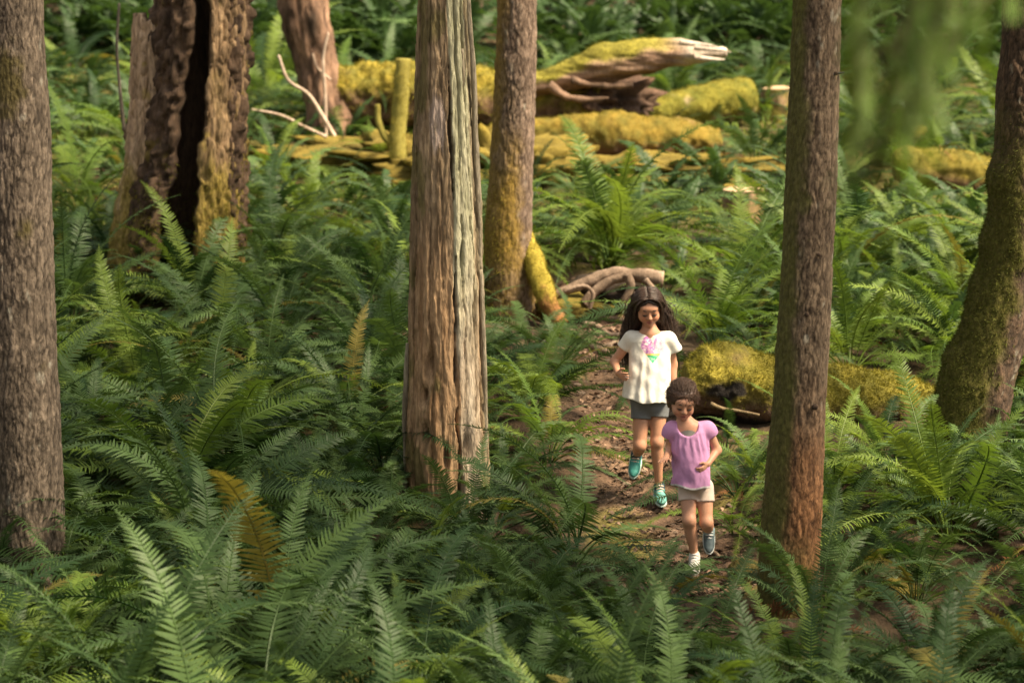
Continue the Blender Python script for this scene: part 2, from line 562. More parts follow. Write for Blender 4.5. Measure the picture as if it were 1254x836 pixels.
def crown(parent, base, height, rad, seed, n=1700):
    """needle sprays on drooping limbs, high above the ground"""
    rg = np.random.default_rng(seed)
    bag, lim = Bag(), Bag()
    for k in range(34):
        t = k / 33
        z0 = base[2] + height * t * 0.97
        a = k * 2.4 + rg.normal(0, .2)
        L = rad * (1 - t) ** 0.8 + 0.25
        d = np.array([math.cos(a), math.sin(a), 0])
        pts = np.array([base * [1, 1, 0] + [0, 0, z0] + d * L * u + [0, 0, 0.25 * L * u - 0.5 * L * u * u] for u in (0, .33, .66, 1)])
        V, F, _ = sweep(catmull(pts, 8), np.linspace(0.045 * (1 - t) + .012, .006, 8), 5, (0.1, 0.2, 1))
        lim.add(V, F, (.1, .075, .055))
        m = int(n / 34)
        u = rg.random(m) ** 0.7
        c = catmull(pts, 30)[(u * 29).astype(int)] + rg.normal(0, 0.10 + 0.12 * L * 0.3, (m, 3))
        x = rg.normal(0, 1, (m, 3)) * [1, 1, .35]; x /= np.linalg.norm(x, axis=1)[:, None]
        y = np.cross(x, rg.normal(0, .35, (m, 3)) + [0, 0, 1]); y /= np.linalg.norm(y, axis=1)[:, None]
        s = 0.13 + 0.14 * rg.random((m, 1))
        V = np.stack([c - x * s, c - y * s * .35, c + x * s, c + y * s * .35], 1).reshape(-1, 3)
        bag.add(V, np.arange(m * 4).reshape(-1, 4))
    o = obj('crown', bag.mesh('crown', 'needle', False), parent, -Vector(parent.location))
    l = obj('limbs', lim.mesh('limbs', 'bark'), parent, -Vector(parent.location))
    l['kind'] = 'stuff'
    o['kind'] = 'stuff'

def trunk_thing(name, label, C, r, ns, fine, disp, colf, mat='bark', part='trunk', zsplit=5.6, cat='tree', coarse=0.15):
    root = thing(name, label, cat, C[0])
    Q, rr = rings(C, r, zsplit, fine, coarse)
    V, F, col = sweep(Q, rr, ns, (0, -1, 0), disp, colf)
    obj(part, mesh_np(part, V - C[0], F, mat, col), root)
    return root, V, F[0]

def tuft_part(root, V, F4, dens, length, mat, seed, maskf=None, up_min=0.1, name='moss'):
    got = moss_tufts(V, F4, dens, length, up_min, seed, maskf)
    if got is None: return
    o = obj(name, mesh_np(name, got[0] - np.array(root.location), got[1], mat, None, False), root)
    o['kind'] = 'stuff'

def base_y(px, py):
    return G(px, py)[1]

# ---- left fir
Yl = base_y(40, 728)
C, r = traced([(790, -14, 96), (720, -6, 84), (640, -8, 78), (520, -9, 75), (360, -12, 67), (180, -14, 60), (0, -15, 53)], Yl, 9.5, .07)
d = fir_disp(seed=1)
def moss_l(P, TH):
    z = P[..., 2]
    px, py, _ = project(P)
    b = np.exp(-((px - 10) / 26) ** 2 - ((py - 105) / 60) ** 2) + .7 * np.exp(-((px - 30) / 18) ** 2 - ((py - 280) / 25) ** 2) + .5 * np.exp(-((px - 58) / 12) ** 2 - ((py - 450) / 20) ** 2)
    return sstep(.35, .8, b + .35 * fbm(P * 18, 3, 77)) * .9, (.075, .06, .018)
t, V, F4 = trunk_thing('fir_tree', 'straight grey brown fir trunk with furrowed bark and dark moss patches among deep ferns', C, r, 190, .010, d,
                       fir_col(d, (.036, .027, .019), (.195, .150, .110), 1, moss_l))
crown(t, C[-4], 9, 1.9, 1, 900)

# ---- right fir with orange foot
Yr = base_y(962, 742)
C, r = traced([(800, 915, 1012), (745, 925, 1004), (690, 930, 1002), (600, 938, 1006), (500, 946, 1012), (400, 951, 1017), (300, 957, 1022), (150, 964, 1026), (0, 970, 1029)], Yr, 9.5, .06)
d = fir_disp(.015, .07, .0065, 5)
def ex_r(P, TH, c):
    px, py, _ = project(P)
    k = sstep(420, 640, py + 60 * fbm(P * 6, 3, 41)) * (.55 + .45 * sstep(-.9, .3, np.sin(TH)))
    return mix(c, c * np.array([1.55, .98, .60]), k * .85)
def moss_r(P, TH):
    px, py, _ = project(P)
    s = np.sin(TH)
    m = sstep(-.1, -.6, s + .45 * fbm(P * np.array([10, 10, 4]), 3, 42)) * .85
    b = np.exp(-((px - 983) / 14) ** 2 - ((py - 245) / 22) ** 2)
    low = sstep(640, 745, py + 40 * fbm(P * 9, 3, 43)) * .75
    return np.maximum(np.maximum(m, low), sstep(.4, .8, b + .3 * fbm(P * 20, 3, 44)) * .7), (.085, .085, .02)
t, V, F4 = trunk_thing('fir_tree', 'slim fir trunk with orange brown foot beside the smaller girl', C, r, 140, .010, d,
                       fir_col(d, (.040, .027, .017), (.190, .138, .092), 5, moss_r, ex_r))
RIGHT_FIR = t
crown(t, C[-4], 9, 1.7, 2, 650)
tuft_part(t, V, F4, 6000, .014, 'moss_dark', 3, lambda p, n: (np.clip(-n[:, 0] - .45, 0, 1) * sstep(.1, .5, fbm(p * 9, 3, 42) + .3) + .8 * sstep(680, 740, project(p)[1])) * (p[:, 2] < 4.7), -1.0)
# knots and stub twigs
for px, py, s in ((998, 498, .016), (1024, 90, .010), (988, 385, .012), (975, 615, .011), (1003, 312, .010)):
    p = at(px, py, Yr - .13)
    V_, F_, C_ = blob('k', int(px), 'bark', (s, s * .8, s), (.03, .02, .014), (.07, .045, .03), 8)
    obj('knot', mesh_np('knot', V_, F_, 'bark', C_), t, Vector(p) - t.location)
pp = np.array([at(1018, 92, Yr - .08), at(1026, 90, Yr - .10), at(1034, 89, Yr - .11)])
V_, F_, C_ = sweep(catmull(pp, 6), np.linspace(.008, .003, 6), 6, (0, 0, 1), None, lambda P, a, b, c: np.full(P.shape, .07))
obj('twig_stub', mesh_np('twig_stub', V_ - np.array(t.location), F_, 'bark', C_), t)

# ---- back tree with golden moss foot
Yb = base_y(632, 384)
C, r = traced([(430, 580, 686), (395, 588, 672), (370, 591, 664), (330, 593, 655), (280, 594, 651), (220, 599, 652), (150, 603, 655), (80, 606, 657), (0, 608, 657)], Yb, 10, .08)
d = fir_disp(.024, .08, .010, 9)
def moss_b(P, TH):
    px, py, _ = project(P)
    s = np.sin(TH)
    m = sstep(120, 300, py + 70 * fbm(P * np.array([8, 8, 4]), 3, 52)) * sstep(.75, .2, s + .3 * fbm(P * 12, 2, 53))
    m = np.maximum(m, sstep(-.3, -.85, s + .3 * fbm(P * 8, 3, 54)) * .8)
    m = m * (1 - .55 * sstep(300, 350, py))
    m = np.maximum(m, sstep(.55, .9, s + .4 * fbm(P * 10, 2, 55)) * sstep(270, 330, py))
    return m * .9, (.21, .135, .022)
t, V, F4 = trunk_thing('mossy_tree', 'upright trunk with golden moss on its foot at the head of the trail', C, r, 130, .015, d,
                       fir_col(d, (.06, .038, .026), (.25, .18, .135), 9, moss_b), zsplit=6.3)
BACK_TREE = t
crown(t, C[-4], 9, 1.8, 3, 800)
tuft_part(t, V, F4, 3500, .022, 'moss_fibre', 4, lambda p, n: sstep(180, 300, project(p)[1]) * sstep(.2, -.2, n[:, 0] * .5 + .4 * fbm(p * 9, 2, 56)) * (p[:, 2] < 4.7), -1.0)
# golden root stub on its right
pp = np.array([at(645, 285, Yb + .02), at(654, 318, Yb - .12), at(662, 345, Yb - .24), at(672, 370, Yb - .34), at(686, 398, Yb - .42)])
def dgold(P, TH, S, N): return .02 * fbm(P * 9, 3, 61) + .008 * fbm(P * 40, 2, 62)
def cgold(P, TH, S, d):
    c = mix((.26, .20, .025), (.40, .32, .05), np.clip(fbm(P * 14, 3, 63) * .6 + .5, 0, 1))
    return mix(c, (.30, .13, .055), sstep(.50, .62, S + .12 * fbm(P * 14, 3, 64)) * .9)
V, F, col = sweep(catmull(pp, 30), np.interp(np.linspace(0, 1, 30), [0, .5, 1], [.05, .075, .06]), 28, (0, -1, 0), dgold, cgold)
obj('root', mesh_np('root', V - np.array(t.location), F, 'moss', col), t)
tuft_part(t, V, F[0], 9000, .02, 'moss_fibre', 6, None, -1.0)

# ---- bare snag in the middle
Ys = base_y(546, 622)
C, r = traced([(660, 494, 600), (610, 496, 600), (560, 496, 598), (520, 497, 597), (450, 499, 594), (380, 500, 592), (300, 502, 590), (220, 504, 587), (120, 508, 582), (40, 511, 577), (0, 512, 574)], Ys, 2.0, .12)
SN_CR = [(R(8), R(20), .16, .065), (R(40), R(52), .11, .045), (R(58), R(64), .10, .035), (R(-30), R(-18), .05, .014), (R(-62), R(-55), .10, .035), (R(24), R(30), .06, .022), (R(-8), R(-2), .05, .012), (R(130), R(120), .05, .05), (R(200), R(210), .05, .04)]
def ang(a): return (a + math.pi) % (2 * math.pi) - math.pi
def dsnag(P, TH, S, N):
    px, py, _ = project(P)
    v = np.clip(py / 600, -.5, 1.2)
    d = .012 * fbm(P * np.array([42, 42, 3.2]), 4, 71) + .008 * fbm(P * np.array([90, 90, 16]), 3, 72) + .012 * fbm(P * np.array([7, 7, 1.2]), 3, 73)
    cr = np.zeros_like(d)
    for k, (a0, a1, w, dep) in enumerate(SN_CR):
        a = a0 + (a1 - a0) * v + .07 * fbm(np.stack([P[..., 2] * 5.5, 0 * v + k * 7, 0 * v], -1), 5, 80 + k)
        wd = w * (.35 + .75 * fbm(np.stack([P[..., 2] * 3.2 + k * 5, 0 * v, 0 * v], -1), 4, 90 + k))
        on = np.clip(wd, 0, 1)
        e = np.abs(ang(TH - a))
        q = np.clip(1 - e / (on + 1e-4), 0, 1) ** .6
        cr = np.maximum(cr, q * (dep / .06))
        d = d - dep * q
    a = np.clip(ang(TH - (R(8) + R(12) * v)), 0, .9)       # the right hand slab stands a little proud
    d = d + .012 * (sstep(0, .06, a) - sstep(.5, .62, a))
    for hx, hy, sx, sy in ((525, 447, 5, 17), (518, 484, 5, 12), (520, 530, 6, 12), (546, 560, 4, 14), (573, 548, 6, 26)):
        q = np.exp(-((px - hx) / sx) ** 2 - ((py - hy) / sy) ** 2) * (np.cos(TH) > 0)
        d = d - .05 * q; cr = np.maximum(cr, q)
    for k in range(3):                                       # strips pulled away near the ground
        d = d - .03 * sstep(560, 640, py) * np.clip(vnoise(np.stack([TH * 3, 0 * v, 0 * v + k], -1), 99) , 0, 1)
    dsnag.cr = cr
    return d
def csnag(P, TH, S, d):
    px, py, _ = project(P)
    v = np.clip(py / 600, -.5, 1.2)
    n = fbm(P * np.array([40, 40, 3]), 4, 101)
    n2 = fbm(P * np.array([9, 9, 1.6]), 3, 102)
    brown = mix((.17, .115, .065), (.36, .26, .16), np.clip(n * .8 + .5, 0, 1))
    orange = mix((.24, .135, .065), (.44, .285, .16), np.clip(n * .8 + .5, 0, 1))
    c = mix(brown, orange, sstep(250, 420, py + 120 * n2) * .85)
    dark = sstep(.1, .6, n2) * (1 - sstep(180, 420, py)) * .5
    c = mix(c, (.13, .095, .06), dark)
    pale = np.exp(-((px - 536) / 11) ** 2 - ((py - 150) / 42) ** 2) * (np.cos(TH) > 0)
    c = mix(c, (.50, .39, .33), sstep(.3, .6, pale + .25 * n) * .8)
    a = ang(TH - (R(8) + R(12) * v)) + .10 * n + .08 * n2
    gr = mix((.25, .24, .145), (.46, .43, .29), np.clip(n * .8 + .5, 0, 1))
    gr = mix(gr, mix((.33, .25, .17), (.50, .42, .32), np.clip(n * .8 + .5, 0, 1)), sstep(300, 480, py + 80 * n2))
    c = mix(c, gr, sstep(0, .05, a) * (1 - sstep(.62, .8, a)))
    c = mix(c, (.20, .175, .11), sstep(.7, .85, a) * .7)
    m = sstep(.25, .6, fbm(P * np.array([12, 12, 5]), 3, 104) + .35 * sstep(-.3, -.9, np.sin(TH)) + .25 * sstep(100, 0, py)) * (np.sin(TH) < .1)
    c = mix(c, (.11, .095, .03), m * .75)
    c = c * (1 + .30 * fbm(P * np.array([60, 60, 14]), 3, 108))[..., None]
    return mix(c, c * .35 + np.array((.02, .012, .008)), np.clip(dsnag.cr, 0, 1) * .8)   # darker inside the cracks and holes
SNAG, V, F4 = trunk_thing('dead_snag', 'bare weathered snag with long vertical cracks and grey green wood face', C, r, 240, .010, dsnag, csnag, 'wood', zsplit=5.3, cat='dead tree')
tuft_part(SNAG, V, F4, 5000, .012, 'moss_dark', 7, lambda p, n: sstep(.15, .5, fbm(p * np.array([9, 9, 4]), 3, 104) - .4 + .8 * np.clip(-n[:, 0], 0, 1)) * (p[:, 2] < 5), -1.0)
# loose slivers of wood standing off the trunk
for k, pts in enumerate([[(574, 0), (581, 120), (585, 240), (588, 330)], [(566, 60), (572, 160), (577, 230), (578, 300)], [(589, 330), (592, 430), (594, 520), (592, 560)], [(499, 420), (497, 480), (496, 540), (498, 600)], [(500, 560), (497, 590), (499, 620), (501, 650)]]):
    yy = Ys - (.10 if k < 3 else .04)
    pp = np.array([at(a, b, yy + .01 * i) for i, (a, b) in enumerate(pts)])
    V_, F_, C_ = sweep(catmull(pp, 50), .012 + .004 * np.sin(np.linspace(0, 3.1, 50)), 10, (0, -1, 0),
                       lambda P, T_, S_, N_: .007 * fbm(P * np.array([50, 50, 5]), 3, 120 + k),
                       lambda P, T_, S_, d_: mix((.15, .12, .08), (.34, .29, .21), np.clip(fbm(P * np.array([40, 40, 4]), 3, 130) * .8 + .5, 0, 1)))
    obj('wood_sliver', mesh_np('wood_sliver', V_ - np.array(SNAG.location), F_, 'wood', C_), SNAG)

# ---- curved mossy tree at the right
Ym = base_y(1185, 552)
C, r = traced([(600, 1116, 1244), (560, 1130, 1236), (520, 1140, 1232), (470, 1152, 1242), (420, 1170, 1256), (360, 1190, 1270), (300, 1206, 1280), (220, 1215, 1284), (120, 1221, 1287), (0, 1228, 1292)], Ym, 9, .10)
d = fir_disp(.03, .06, .010, 15, .03)
_dm = d
def d(P, TH, S, N):
    px, py, _ = project(P)
    q = _dm(P, TH, S, N); d.plate = _dm.plate
    for bx, by, s in ((1218, 215, .035), (1206, 292, .03), (1188, 345, .02), (1160, 430, .03)):
        q = q + s * np.exp(-((px - bx) / 16) ** 2 - ((py - by) / 20) ** 2)
    return q
def moss_m(P, TH):
    px, py, _ = project(P)
    s = np.sin(TH)
    m = sstep(.35, -.2, s + .55 * fbm(P * 7, 3, 141)) * sstep(90, 260, py + 60 * fbm(P * 5, 2, 143))
    m = np.maximum(m, sstep(.3, .6, fbm(P * 8, 3, 142)) * .5 * sstep(150, 300, py))
    return m, (.085, .078, .018)
t, V, F4 = trunk_thing('mossy_tree', 'leaning dark trunk thickly hung with green moss beyond the fallen log', C, r, 130, .014, d,
                       fir_col(d, (.030, .021, .015), (.115, .072, .046), 15, moss_m), zsplit=5.8)
MOSS_TREE = t
crown(t, C[-4], 8, 1.6, 4, 450)
tuft_part(t, V, F4, 11000, .024, 'moss_dark', 8, lambda p, n: sstep(.2, -.3, n[:, 0] + .5 * fbm(p * 7, 3, 141)) * sstep(120, 260, project(p)[1]) * (p[:, 2] < 5), -1.0)
# shelf of moss and a burl
for px, py, s in ():
    p = at(px, py, Ym - .05)
    V_, F_, C_ = blob('b', int(px), 'moss', (s, s, s * .8), (.05, .045, .012), (.12, .11, .025), 16, .35, 2.2)
    obj('burl', mesh_np('burl', V_, F_, 'moss', C_), t, Vector(p) - t.location)
    tuft_part(t, V_ + p, F_, 9000, .03, 'moss_dark', int(px), None, -.6, 'burl_moss')

# ---- hollow stump at the left
Yh = base_y(222, 350)
hb = at(222, 350, Yh); hb[2] = float(gz(hb[0], hb[1])) - .1
HOLLOW = thing('hollow_stump', 'big rotten hollow stump split open with mossy slabs above the ferns', 'stump', hb)
def shell(name, rows, th0, th1, thick, top, colf, seed, nz=190, nt=70, rough=1.0, lean_y=0.0, z1=None):
    """curved slab: rows (py, centre px, radius px) at Yh; th0/th1 functions of v (0 base .. 1 top)"""
    pys = np.array([q[0] for q in rows], float)[::-1]
    cxs = np.array([q[1] for q in rows], float)[::-1]
    rds = np.array([q[2] for q in rows], float)[::-1]
    v = np.linspace(0, 1, nz)
    py = rows[0][0] + (rows[-1][0] - rows[0][0]) * v
    cx = np.interp(py, pys, cxs); rd = np.interp(py, pys, rds)
    Cc = np.array([at(a, b, Yh) for a, b in zip(cx, py)])
    rm = rd / FPX * (Yh / math.cos(PITCH))
    t = np.linspace(0, 1, nt)
    TH = th0(v)[:, None] * (1 - t) + th1(v)[:, None] * t
    D = np.stack([np.sin(TH), -np.cos(TH), 0 * TH], -1)
    base = Cc[:, None, :] + D * rm[:, None, None]
    n = .04 * rough * fbm(base * np.array([13, 13, 2.6]), 4, seed) + .022 * rough * fbm(base * np.array([40, 40, 12]), 3, seed + 1)
    b1, b2, bid = voronoi(base / np.array([.05, .05, .16]) + .5 * fbm(base * 9, 2, seed + 8)[..., None], seed + 9)
    n = n + .022 * rough * (sstep(0, .25, b2 - b1) * (.4 + bid) - .5)
    outer = base + D * n[..., None]
    n2 = .05 * fbm(base * np.array([16, 16, 1.8]), 4, seed + 2)
    inner = Cc[:, None, :] + D * (rm[:, None] - thick + n2)[..., None]
    jag = top * (fbm(np.stack([TH * 3, 0 * TH, 0 * TH + seed], -1), 3, seed + 3))
    for A in (outer, inner):
        A[..., 2] += jag * (v[:, None] ** 6)
    ed = .07 * fbm(np.stack([0 * v, v * 14, 0 * v + seed], -1), 4, seed + 5)     # ragged side edges
    loop = np.concatenate([outer, inner[:, ::-1]], 1)
    loop[:, 0, 0] += ed; loop[:, -1, 0] += ed; loop[:, nt - 1, 0] -= ed; loop[:, nt, 0] -= ed
    V = loop.reshape(-1, 3)
    F = [grid_faces(nz, nt * 2)]
    b = (nz - 1) * nt * 2
    j = np.arange(nt - 1)
    F.append(np.stack([b + j, b + j + 1, b + 2 * nt - 2 - j, b + 2 * nt - 1 - j], -1))
    inn = np.concatenate([np.zeros(nt), np.ones(nt)])[None, :] * np.ones((nz, 1))
    col = colf(loop, inn)
    me = mesh_np(name, V - hb, F, 'wood', col.reshape(-1, 3))
    obj(name, me, HOLLOW)
    return V, F[0]
def rotten(lo, hi, moss_py, seed, mcol=(.19, .14, .025)):
    def f(P, inn):
        px, py, _ = project(P)
        n = fbm(P * np.array([26, 26, 2.6]), 4, seed)
        c = mix(lo, hi, np.clip(n * .9 + .5, 0, 1)) * (1 + .45 * fbm(P * np.array([45, 45, 14]), 3, seed + 6))[..., None]
        c = mix(c, np.array((.10, .06, .035)), sstep(.2, .6, fbm(P * np.array([8, 8, 2]), 3, seed + 1)) * .6)
        c = mix(c, np.array((.085, .052, .032)), inn * .7)  # inner face brown, its colour lifted to lend the cavity some light
        m = sstep(moss_py - 60, moss_py + 60, py + 90 * fbm(P * np.array([8, 8, 5]), 3, seed + 2)) * (1 - inn)
        m = np.maximum(m, .7 * sstep(.4, .6, fbm(P * 9, 3, seed + 4)) * (1 - inn))
        return mix(c, np.asarray(mcol) * (1 + .5 * fbm(P * 40, 2, seed + 3))[..., None], m * .85)
    return f
cst = lambda a, b: (lambda v: R(a) + (R(b) - R(a)) * v)
rows_m = [(370, 222, 80), (290, 222, 74), (200, 236, 62), (100, 243, 57), (0, 247, 56), (-170, 249, 52)]
rows_s = [(370, 218, 82), (290, 222, 74), (200, 236, 62), (100, 243, 57), (0, 247, 56), (-170, 249, 52)]
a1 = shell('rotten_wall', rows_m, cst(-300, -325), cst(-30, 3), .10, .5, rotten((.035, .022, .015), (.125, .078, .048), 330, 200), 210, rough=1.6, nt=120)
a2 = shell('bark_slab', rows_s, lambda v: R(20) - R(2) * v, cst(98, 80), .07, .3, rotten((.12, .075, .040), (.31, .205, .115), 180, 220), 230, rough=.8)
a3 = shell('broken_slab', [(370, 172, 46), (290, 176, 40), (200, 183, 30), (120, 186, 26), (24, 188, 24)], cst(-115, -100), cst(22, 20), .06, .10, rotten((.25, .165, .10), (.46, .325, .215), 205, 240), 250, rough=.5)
for k, (V, F4) in enumerate((a1, a2, a3)):
    tuft_part(HOLLOW, V, F4, 4000, .028, 'moss_fibre', 20 + k, lambda p, n: sstep(190, 300, project(p)[1] + 60 * fbm(p * 7, 2, 260)) * (n[:, 1] < .2), -1.0)

# ---- broken stump far behind, with bleached branches
Yf = base_y(400, 170)
C, r = traced([(190, 368, 446), (160, 376, 436), (130, 375, 428), (90, 364, 415), (50, 352, 408), (20, 344, 403), (0, 342, 401)], Yf, .45, .14)
def dfar(P, TH, S, N): return .06 * fbm(P * np.array([9, 9, 2.5]), 4, 301) + .03 * fbm(P * np.array([30, 30, 8]), 3, 302)
def cfar(P, TH, S, d):
    px, py, _ = project(P)
    c = mix((.06, .034, .022), (.26, .155, .10), np.clip(fbm(P * np.array([14, 14, 4]), 4, 303) * 1.1 + .5, 0, 1))
    hole_shade = np.exp(-((px - 352) / 9) ** 2 - ((py - 85) / 55) ** 2) + np.exp(-((px - 383) / 7) ** 2 - ((py - 30) / 18) ** 2)  # shade of the hollows put into the colour; no opening modelled
    return mix(c, (.03, .02, .013), np.clip(hole_shade * 1.2, 0, .9))
trunk_thing('broken_stump', 'leaning red brown broken stump behind the bleached branches', C, r, 90, .03, dfar, cfar, 'wood', zsplit=9, cat='stump')
def stick(name, label, pts, Y, r0, r1, c0, c1, cat='branch', group=None, parent=None, amp=.25, mat='wood', dy=0.0):
    pp = np.array([at(a, b, Y + dy * i) for i, (a, b) in enumerate(pts)])
    n = 12 * len(pts)
    rad = np.linspace(r0, r1, n)
    V, F, C = sweep(catmull(pp, n), rad, 10, (0.05, -1, .1), lambda P, T, S, N: amp * rad[:, None] * fbm(P * 8, 3, 7),
                    lambda P, T, S, d: mix(c0, c1, np.clip(fbm(P * 9, 3, 5) * .8 + .5, 0, 1)))
    if parent is not None:
        return obj(name, mesh_np(name, V - np.array(parent.location), F, mat, C), parent), V, F[0]
    o = obj(name, mesh_np(name, V - pp[0], F, mat, C), None, pp[0])
    tag(o, label, cat, group)
    return o, V, F[0]
BW = ((.30, .21, .15), (.52, .41, .32))
stick('dead_branch', 'long bleached bare branch slanting down across the broken stump', [(341, 68), (353, 98), (377, 115), (393, 139), (410, 168)], Yf - .7, .012, .022, *BW)
stick('dead_branch', 'thin upright bleached twig in front of the broken stump', [(402, 40), (396, 72), (398, 115), (399, 170)], Yf - .6, .010, .02, *BW)
stick('dead_branch', 'low bleached branch lying among ferns below the broken stump', [(308, 134), (343, 141), (372, 155), (400, 168)], Yf - .9, .010, .018, *BW)
stick('dead_branch', 'small forked bleached twig curling beside the broken stump', [(383, 66), (388, 82), (398, 92), (405, 98)], Yf - .55, .010, .012, *BW)
stick('bare_sapling', 'thin bare grey stem standing left of the hollow stump', [(146, 4), (143, 60), (147, 110), (152, 160)], Yh + 1.2, .010, .016, (.10, .08, .06), (.2, .16, .12), 'sapling')

# ---- thin leaning trunk covered in bright moss
Yt = base_y(492, 226)
GM = ((.25, .21, .045), (.38, .33, .08))
tt = thing('mossy_pole', 'thin broken pole of a tree coated in bright yellow moss', 'dead tree', at(492, 236, Yt))
_, V, F4 = stick('trunk', '', [(494, 72), (491, 120), (487, 170), (490, 205), (499, 236)], Yt, .065, .085, *GM, parent=tt, mat='moss')
tuft_part(tt, V, F4, 2500, .03, 'moss_fibre', 31, None, -1)
_, V, F4 = stick('side_branch', '', [(462, 128), (464, 150), (472, 168), (484, 178)], Yt, .026, .04, *GM, parent=tt, mat='moss')

# ================================================================== fallen logs
def log_thing(name, label, pts, Y, colf, disp, ns=60, n=120, mat='moss', part='log', tufts=(2500, .03, 'moss_fibre'), seed=0, up_min=0.05, cat='log', maskf=None):
    """pts (px, py centre, radius px, y offset)"""
    Cc = np.array([at(a, b, Y + dy) for a, b, q, dy in pts])
    rm = np.array([q / FPX * (Y + dy) / math.cos(PITCH) for a, b, q, dy in pts])
    D = catmull(np.column_stack([Cc, rm]), n)
    root = thing(name, label, cat, (Cc[0] + Cc[-1]) / 2)
    V, F, col = sweep(D[:, :3], np.maximum(D[:, 3], .004), ns, (0, 0, 1), disp, colf)
    obj(part, mesh_np(part, V - np.array(root.location), F, mat, col), root)
    if tufts:
        tuft_part(root, V, F[0], *tufts, seed, maskf, up_min)
    return root, V, F[0]

def moss_log_col(seed, wood=((.06, .04, .028), (.16, .10, .065)), moss=((.15, .13, .022), (.27, .225, .035)), up0=-.1, up1=.35, black=None):
    def f(P, TH, S, d):
        up = np.cos(TH)
        w = mix(*wood, np.clip(fbm(P * np.array([4, 4, 20]), 4, seed) * .9 + .5, 0, 1))
        m = mix(*moss, np.clip(fbm(P * 12, 4, seed + 1) * .8 + .5, 0, 1))
        k = sstep(up0, up1, up + .5 * fbm(P * 5, 3, seed + 2))
        k = k * sstep(-.75, -.35, fbm(P * 3.5, 4, seed + 5))
        c = mix(w, m, k)
        if black is not None:
            c = mix(c, (.022, .018, .016), black(P))
        return np.clip(c, .004, 1)
    return f
def log_disp(seed, a=.05, b=.018):
    return lambda P, TH, S, N: a * fbm(P * 3.2, 3, seed) + b * fbm(P * 16, 3, seed + 1)

# near mossy log right of the trail
Yn = base_y(900, 522)
def blk(P):  # black patch on the log's flank and along its bottom
    px, py, _ = project(P)
    q = np.exp(-((px - 892) / 32) ** 2 - ((py - 480) / 17) ** 2) + np.exp(-((px - 905) / 70) ** 2 - ((py - 522) / 16) ** 2)
    return sstep(.45, .7, q + .55 * fbm(P * np.array([6, 9, 14]), 4, 405))
NEAR_LOG, V, F4 = log_thing('fallen_log', 'mossy fallen log with black patch right of the trail',
    [(838, 470, 27, .05), (850, 470, 37, .06), (880, 470, 44, .1), (930, 474, 46, .15), (1000, 482, 43, .2), (1070, 491, 38, .25), (1125, 500, 33, .3), (1160, 506, 30, .32)], Yn,
    moss_log_col(400, moss=((.115, .11, .02), (.29, .24, .035)), up0=-.35, up1=.25, black=blk), log_disp(401, .09, .035), 110, 220, seed=40, tufts=(9000, .028, 'moss_fibre'), up_min=-.5,
    maskf=lambda p, n: sstep(.5, .2, blk(p)) * sstep(-.15, .3, n[:, 2] + .4 * fbm(p * 5, 3, 402)) * sstep(-.5, -.1, fbm(p * 3.5, 4, 405)))
tuft_part(NEAR_LOG, V, F4, 4000, .02, 'moss_dark', 47, lambda p, n: sstep(.0, .4, fbm(p * 4, 3, 407)) * sstep(.5, .2, blk(p)), -.4, 'dark_moss')
for k, pts in enumerate([[(870, 494), (885, 500), (905, 503), (930, 508)]]):
    stick('bark_strip', '', pts, Yn - .24, .014, .008, (.10, .07, .04), (.2, .15, .08), parent=NEAR_LOG)

# background: long golden log, raised broken log, short logs
Yg = base_y(560, 168)
log_thing('fallen_log', 'long golden mossed log lying behind the snag', [(396, 118, 32, .2), (440, 116, 34, .2), (520, 118, 35, .1), (600, 122, 36, 0), (660, 126, 36, -.1), (735, 134, 30, -.2)], Yg,
          moss_log_col(410, ((.10, .06, .035), (.24, .145, .085)), ((.13, .12, .022), (.36, .275, .04)), -.2, .45), log_disp(411, .10, .04), 70, 160, seed=41, tufts=(1600, .04, 'moss_fibre'), up_min=-.5)
def raised_col(P, TH, S, d):
    px, py, _ = project(P)
    w = mix((.12, .07, .045), (.36, .23, .155), np.clip(fbm(P * np.array([3, 3, 16]), 4, 420) * .9 + .5, 0, 1))
    w = mix(w, mix((.36, .28, .22), (.58, .50, .42), np.clip(fbm(P * np.array([4, 4, 25]), 3, 421) + .5, 0, 1)), sstep(815, 850, px + 12 * fbm(P * 6, 2, 422)))
    m = sstep(.05, .5, np.cos(TH) + .5 * fbm(P * 4, 3, 423)) * (1 - sstep(790, 845, px))
    return mix(w, mix((.18, .16, .025), (.30, .26, .04), np.clip(fbm(P * 9, 3, 424) + .5, 0, 1)), m)
RAISED, V, F4 = log_thing('broken_log', 'raised broken log with pale splintered tip pointing over the clearing',
    [(640, 112, 12, 0), (657, 104, 14, 0), (696, 95, 17, -.05), (739, 81, 23, -.1), (782, 71, 24, -.15), (820, 66, 18, -.2), (858, 64, 12, -.25), (878, 65, 7, -.28), (890, 65, 2, -.3)], Yg - .35,
    raised_col, lambda P, TH, S, N: .05 * fbm(P * 3, 3, 425) + .03 * fbm(P * np.array([4, 4, 22]), 3, 426), 80, 190, 'wood', seed=42, tufts=(1800, .03, 'moss_fibre'), up_min=.3,
    maskf=lambda p, n: (project(p)[0] < 812) * 1.0)
for k, pts in enumerate([[(850, 58), (868, 60), (884, 62), (895, 64)], [(850, 70), (866, 72), (880, 73), (888, 73)], [(832, 52), (852, 54), (870, 56), (880, 58)]]):
    stick('splinter', '', pts, Yg - .75, .03, .004, (.36, .28, .22), (.6, .52, .44), parent=RAISED)
for k, pts in enumerate([[(672, 104), (690, 118), (715, 122), (745, 120)], [(700, 98), (722, 104), (750, 106), (775, 104)]]):
    stick('root', '', pts, Yg - .6, .04, .022, (.07, .045, .03), (.24, .15, .10), parent=RAISED, amp=.9)
p = at(735, 128, Yg - .1)
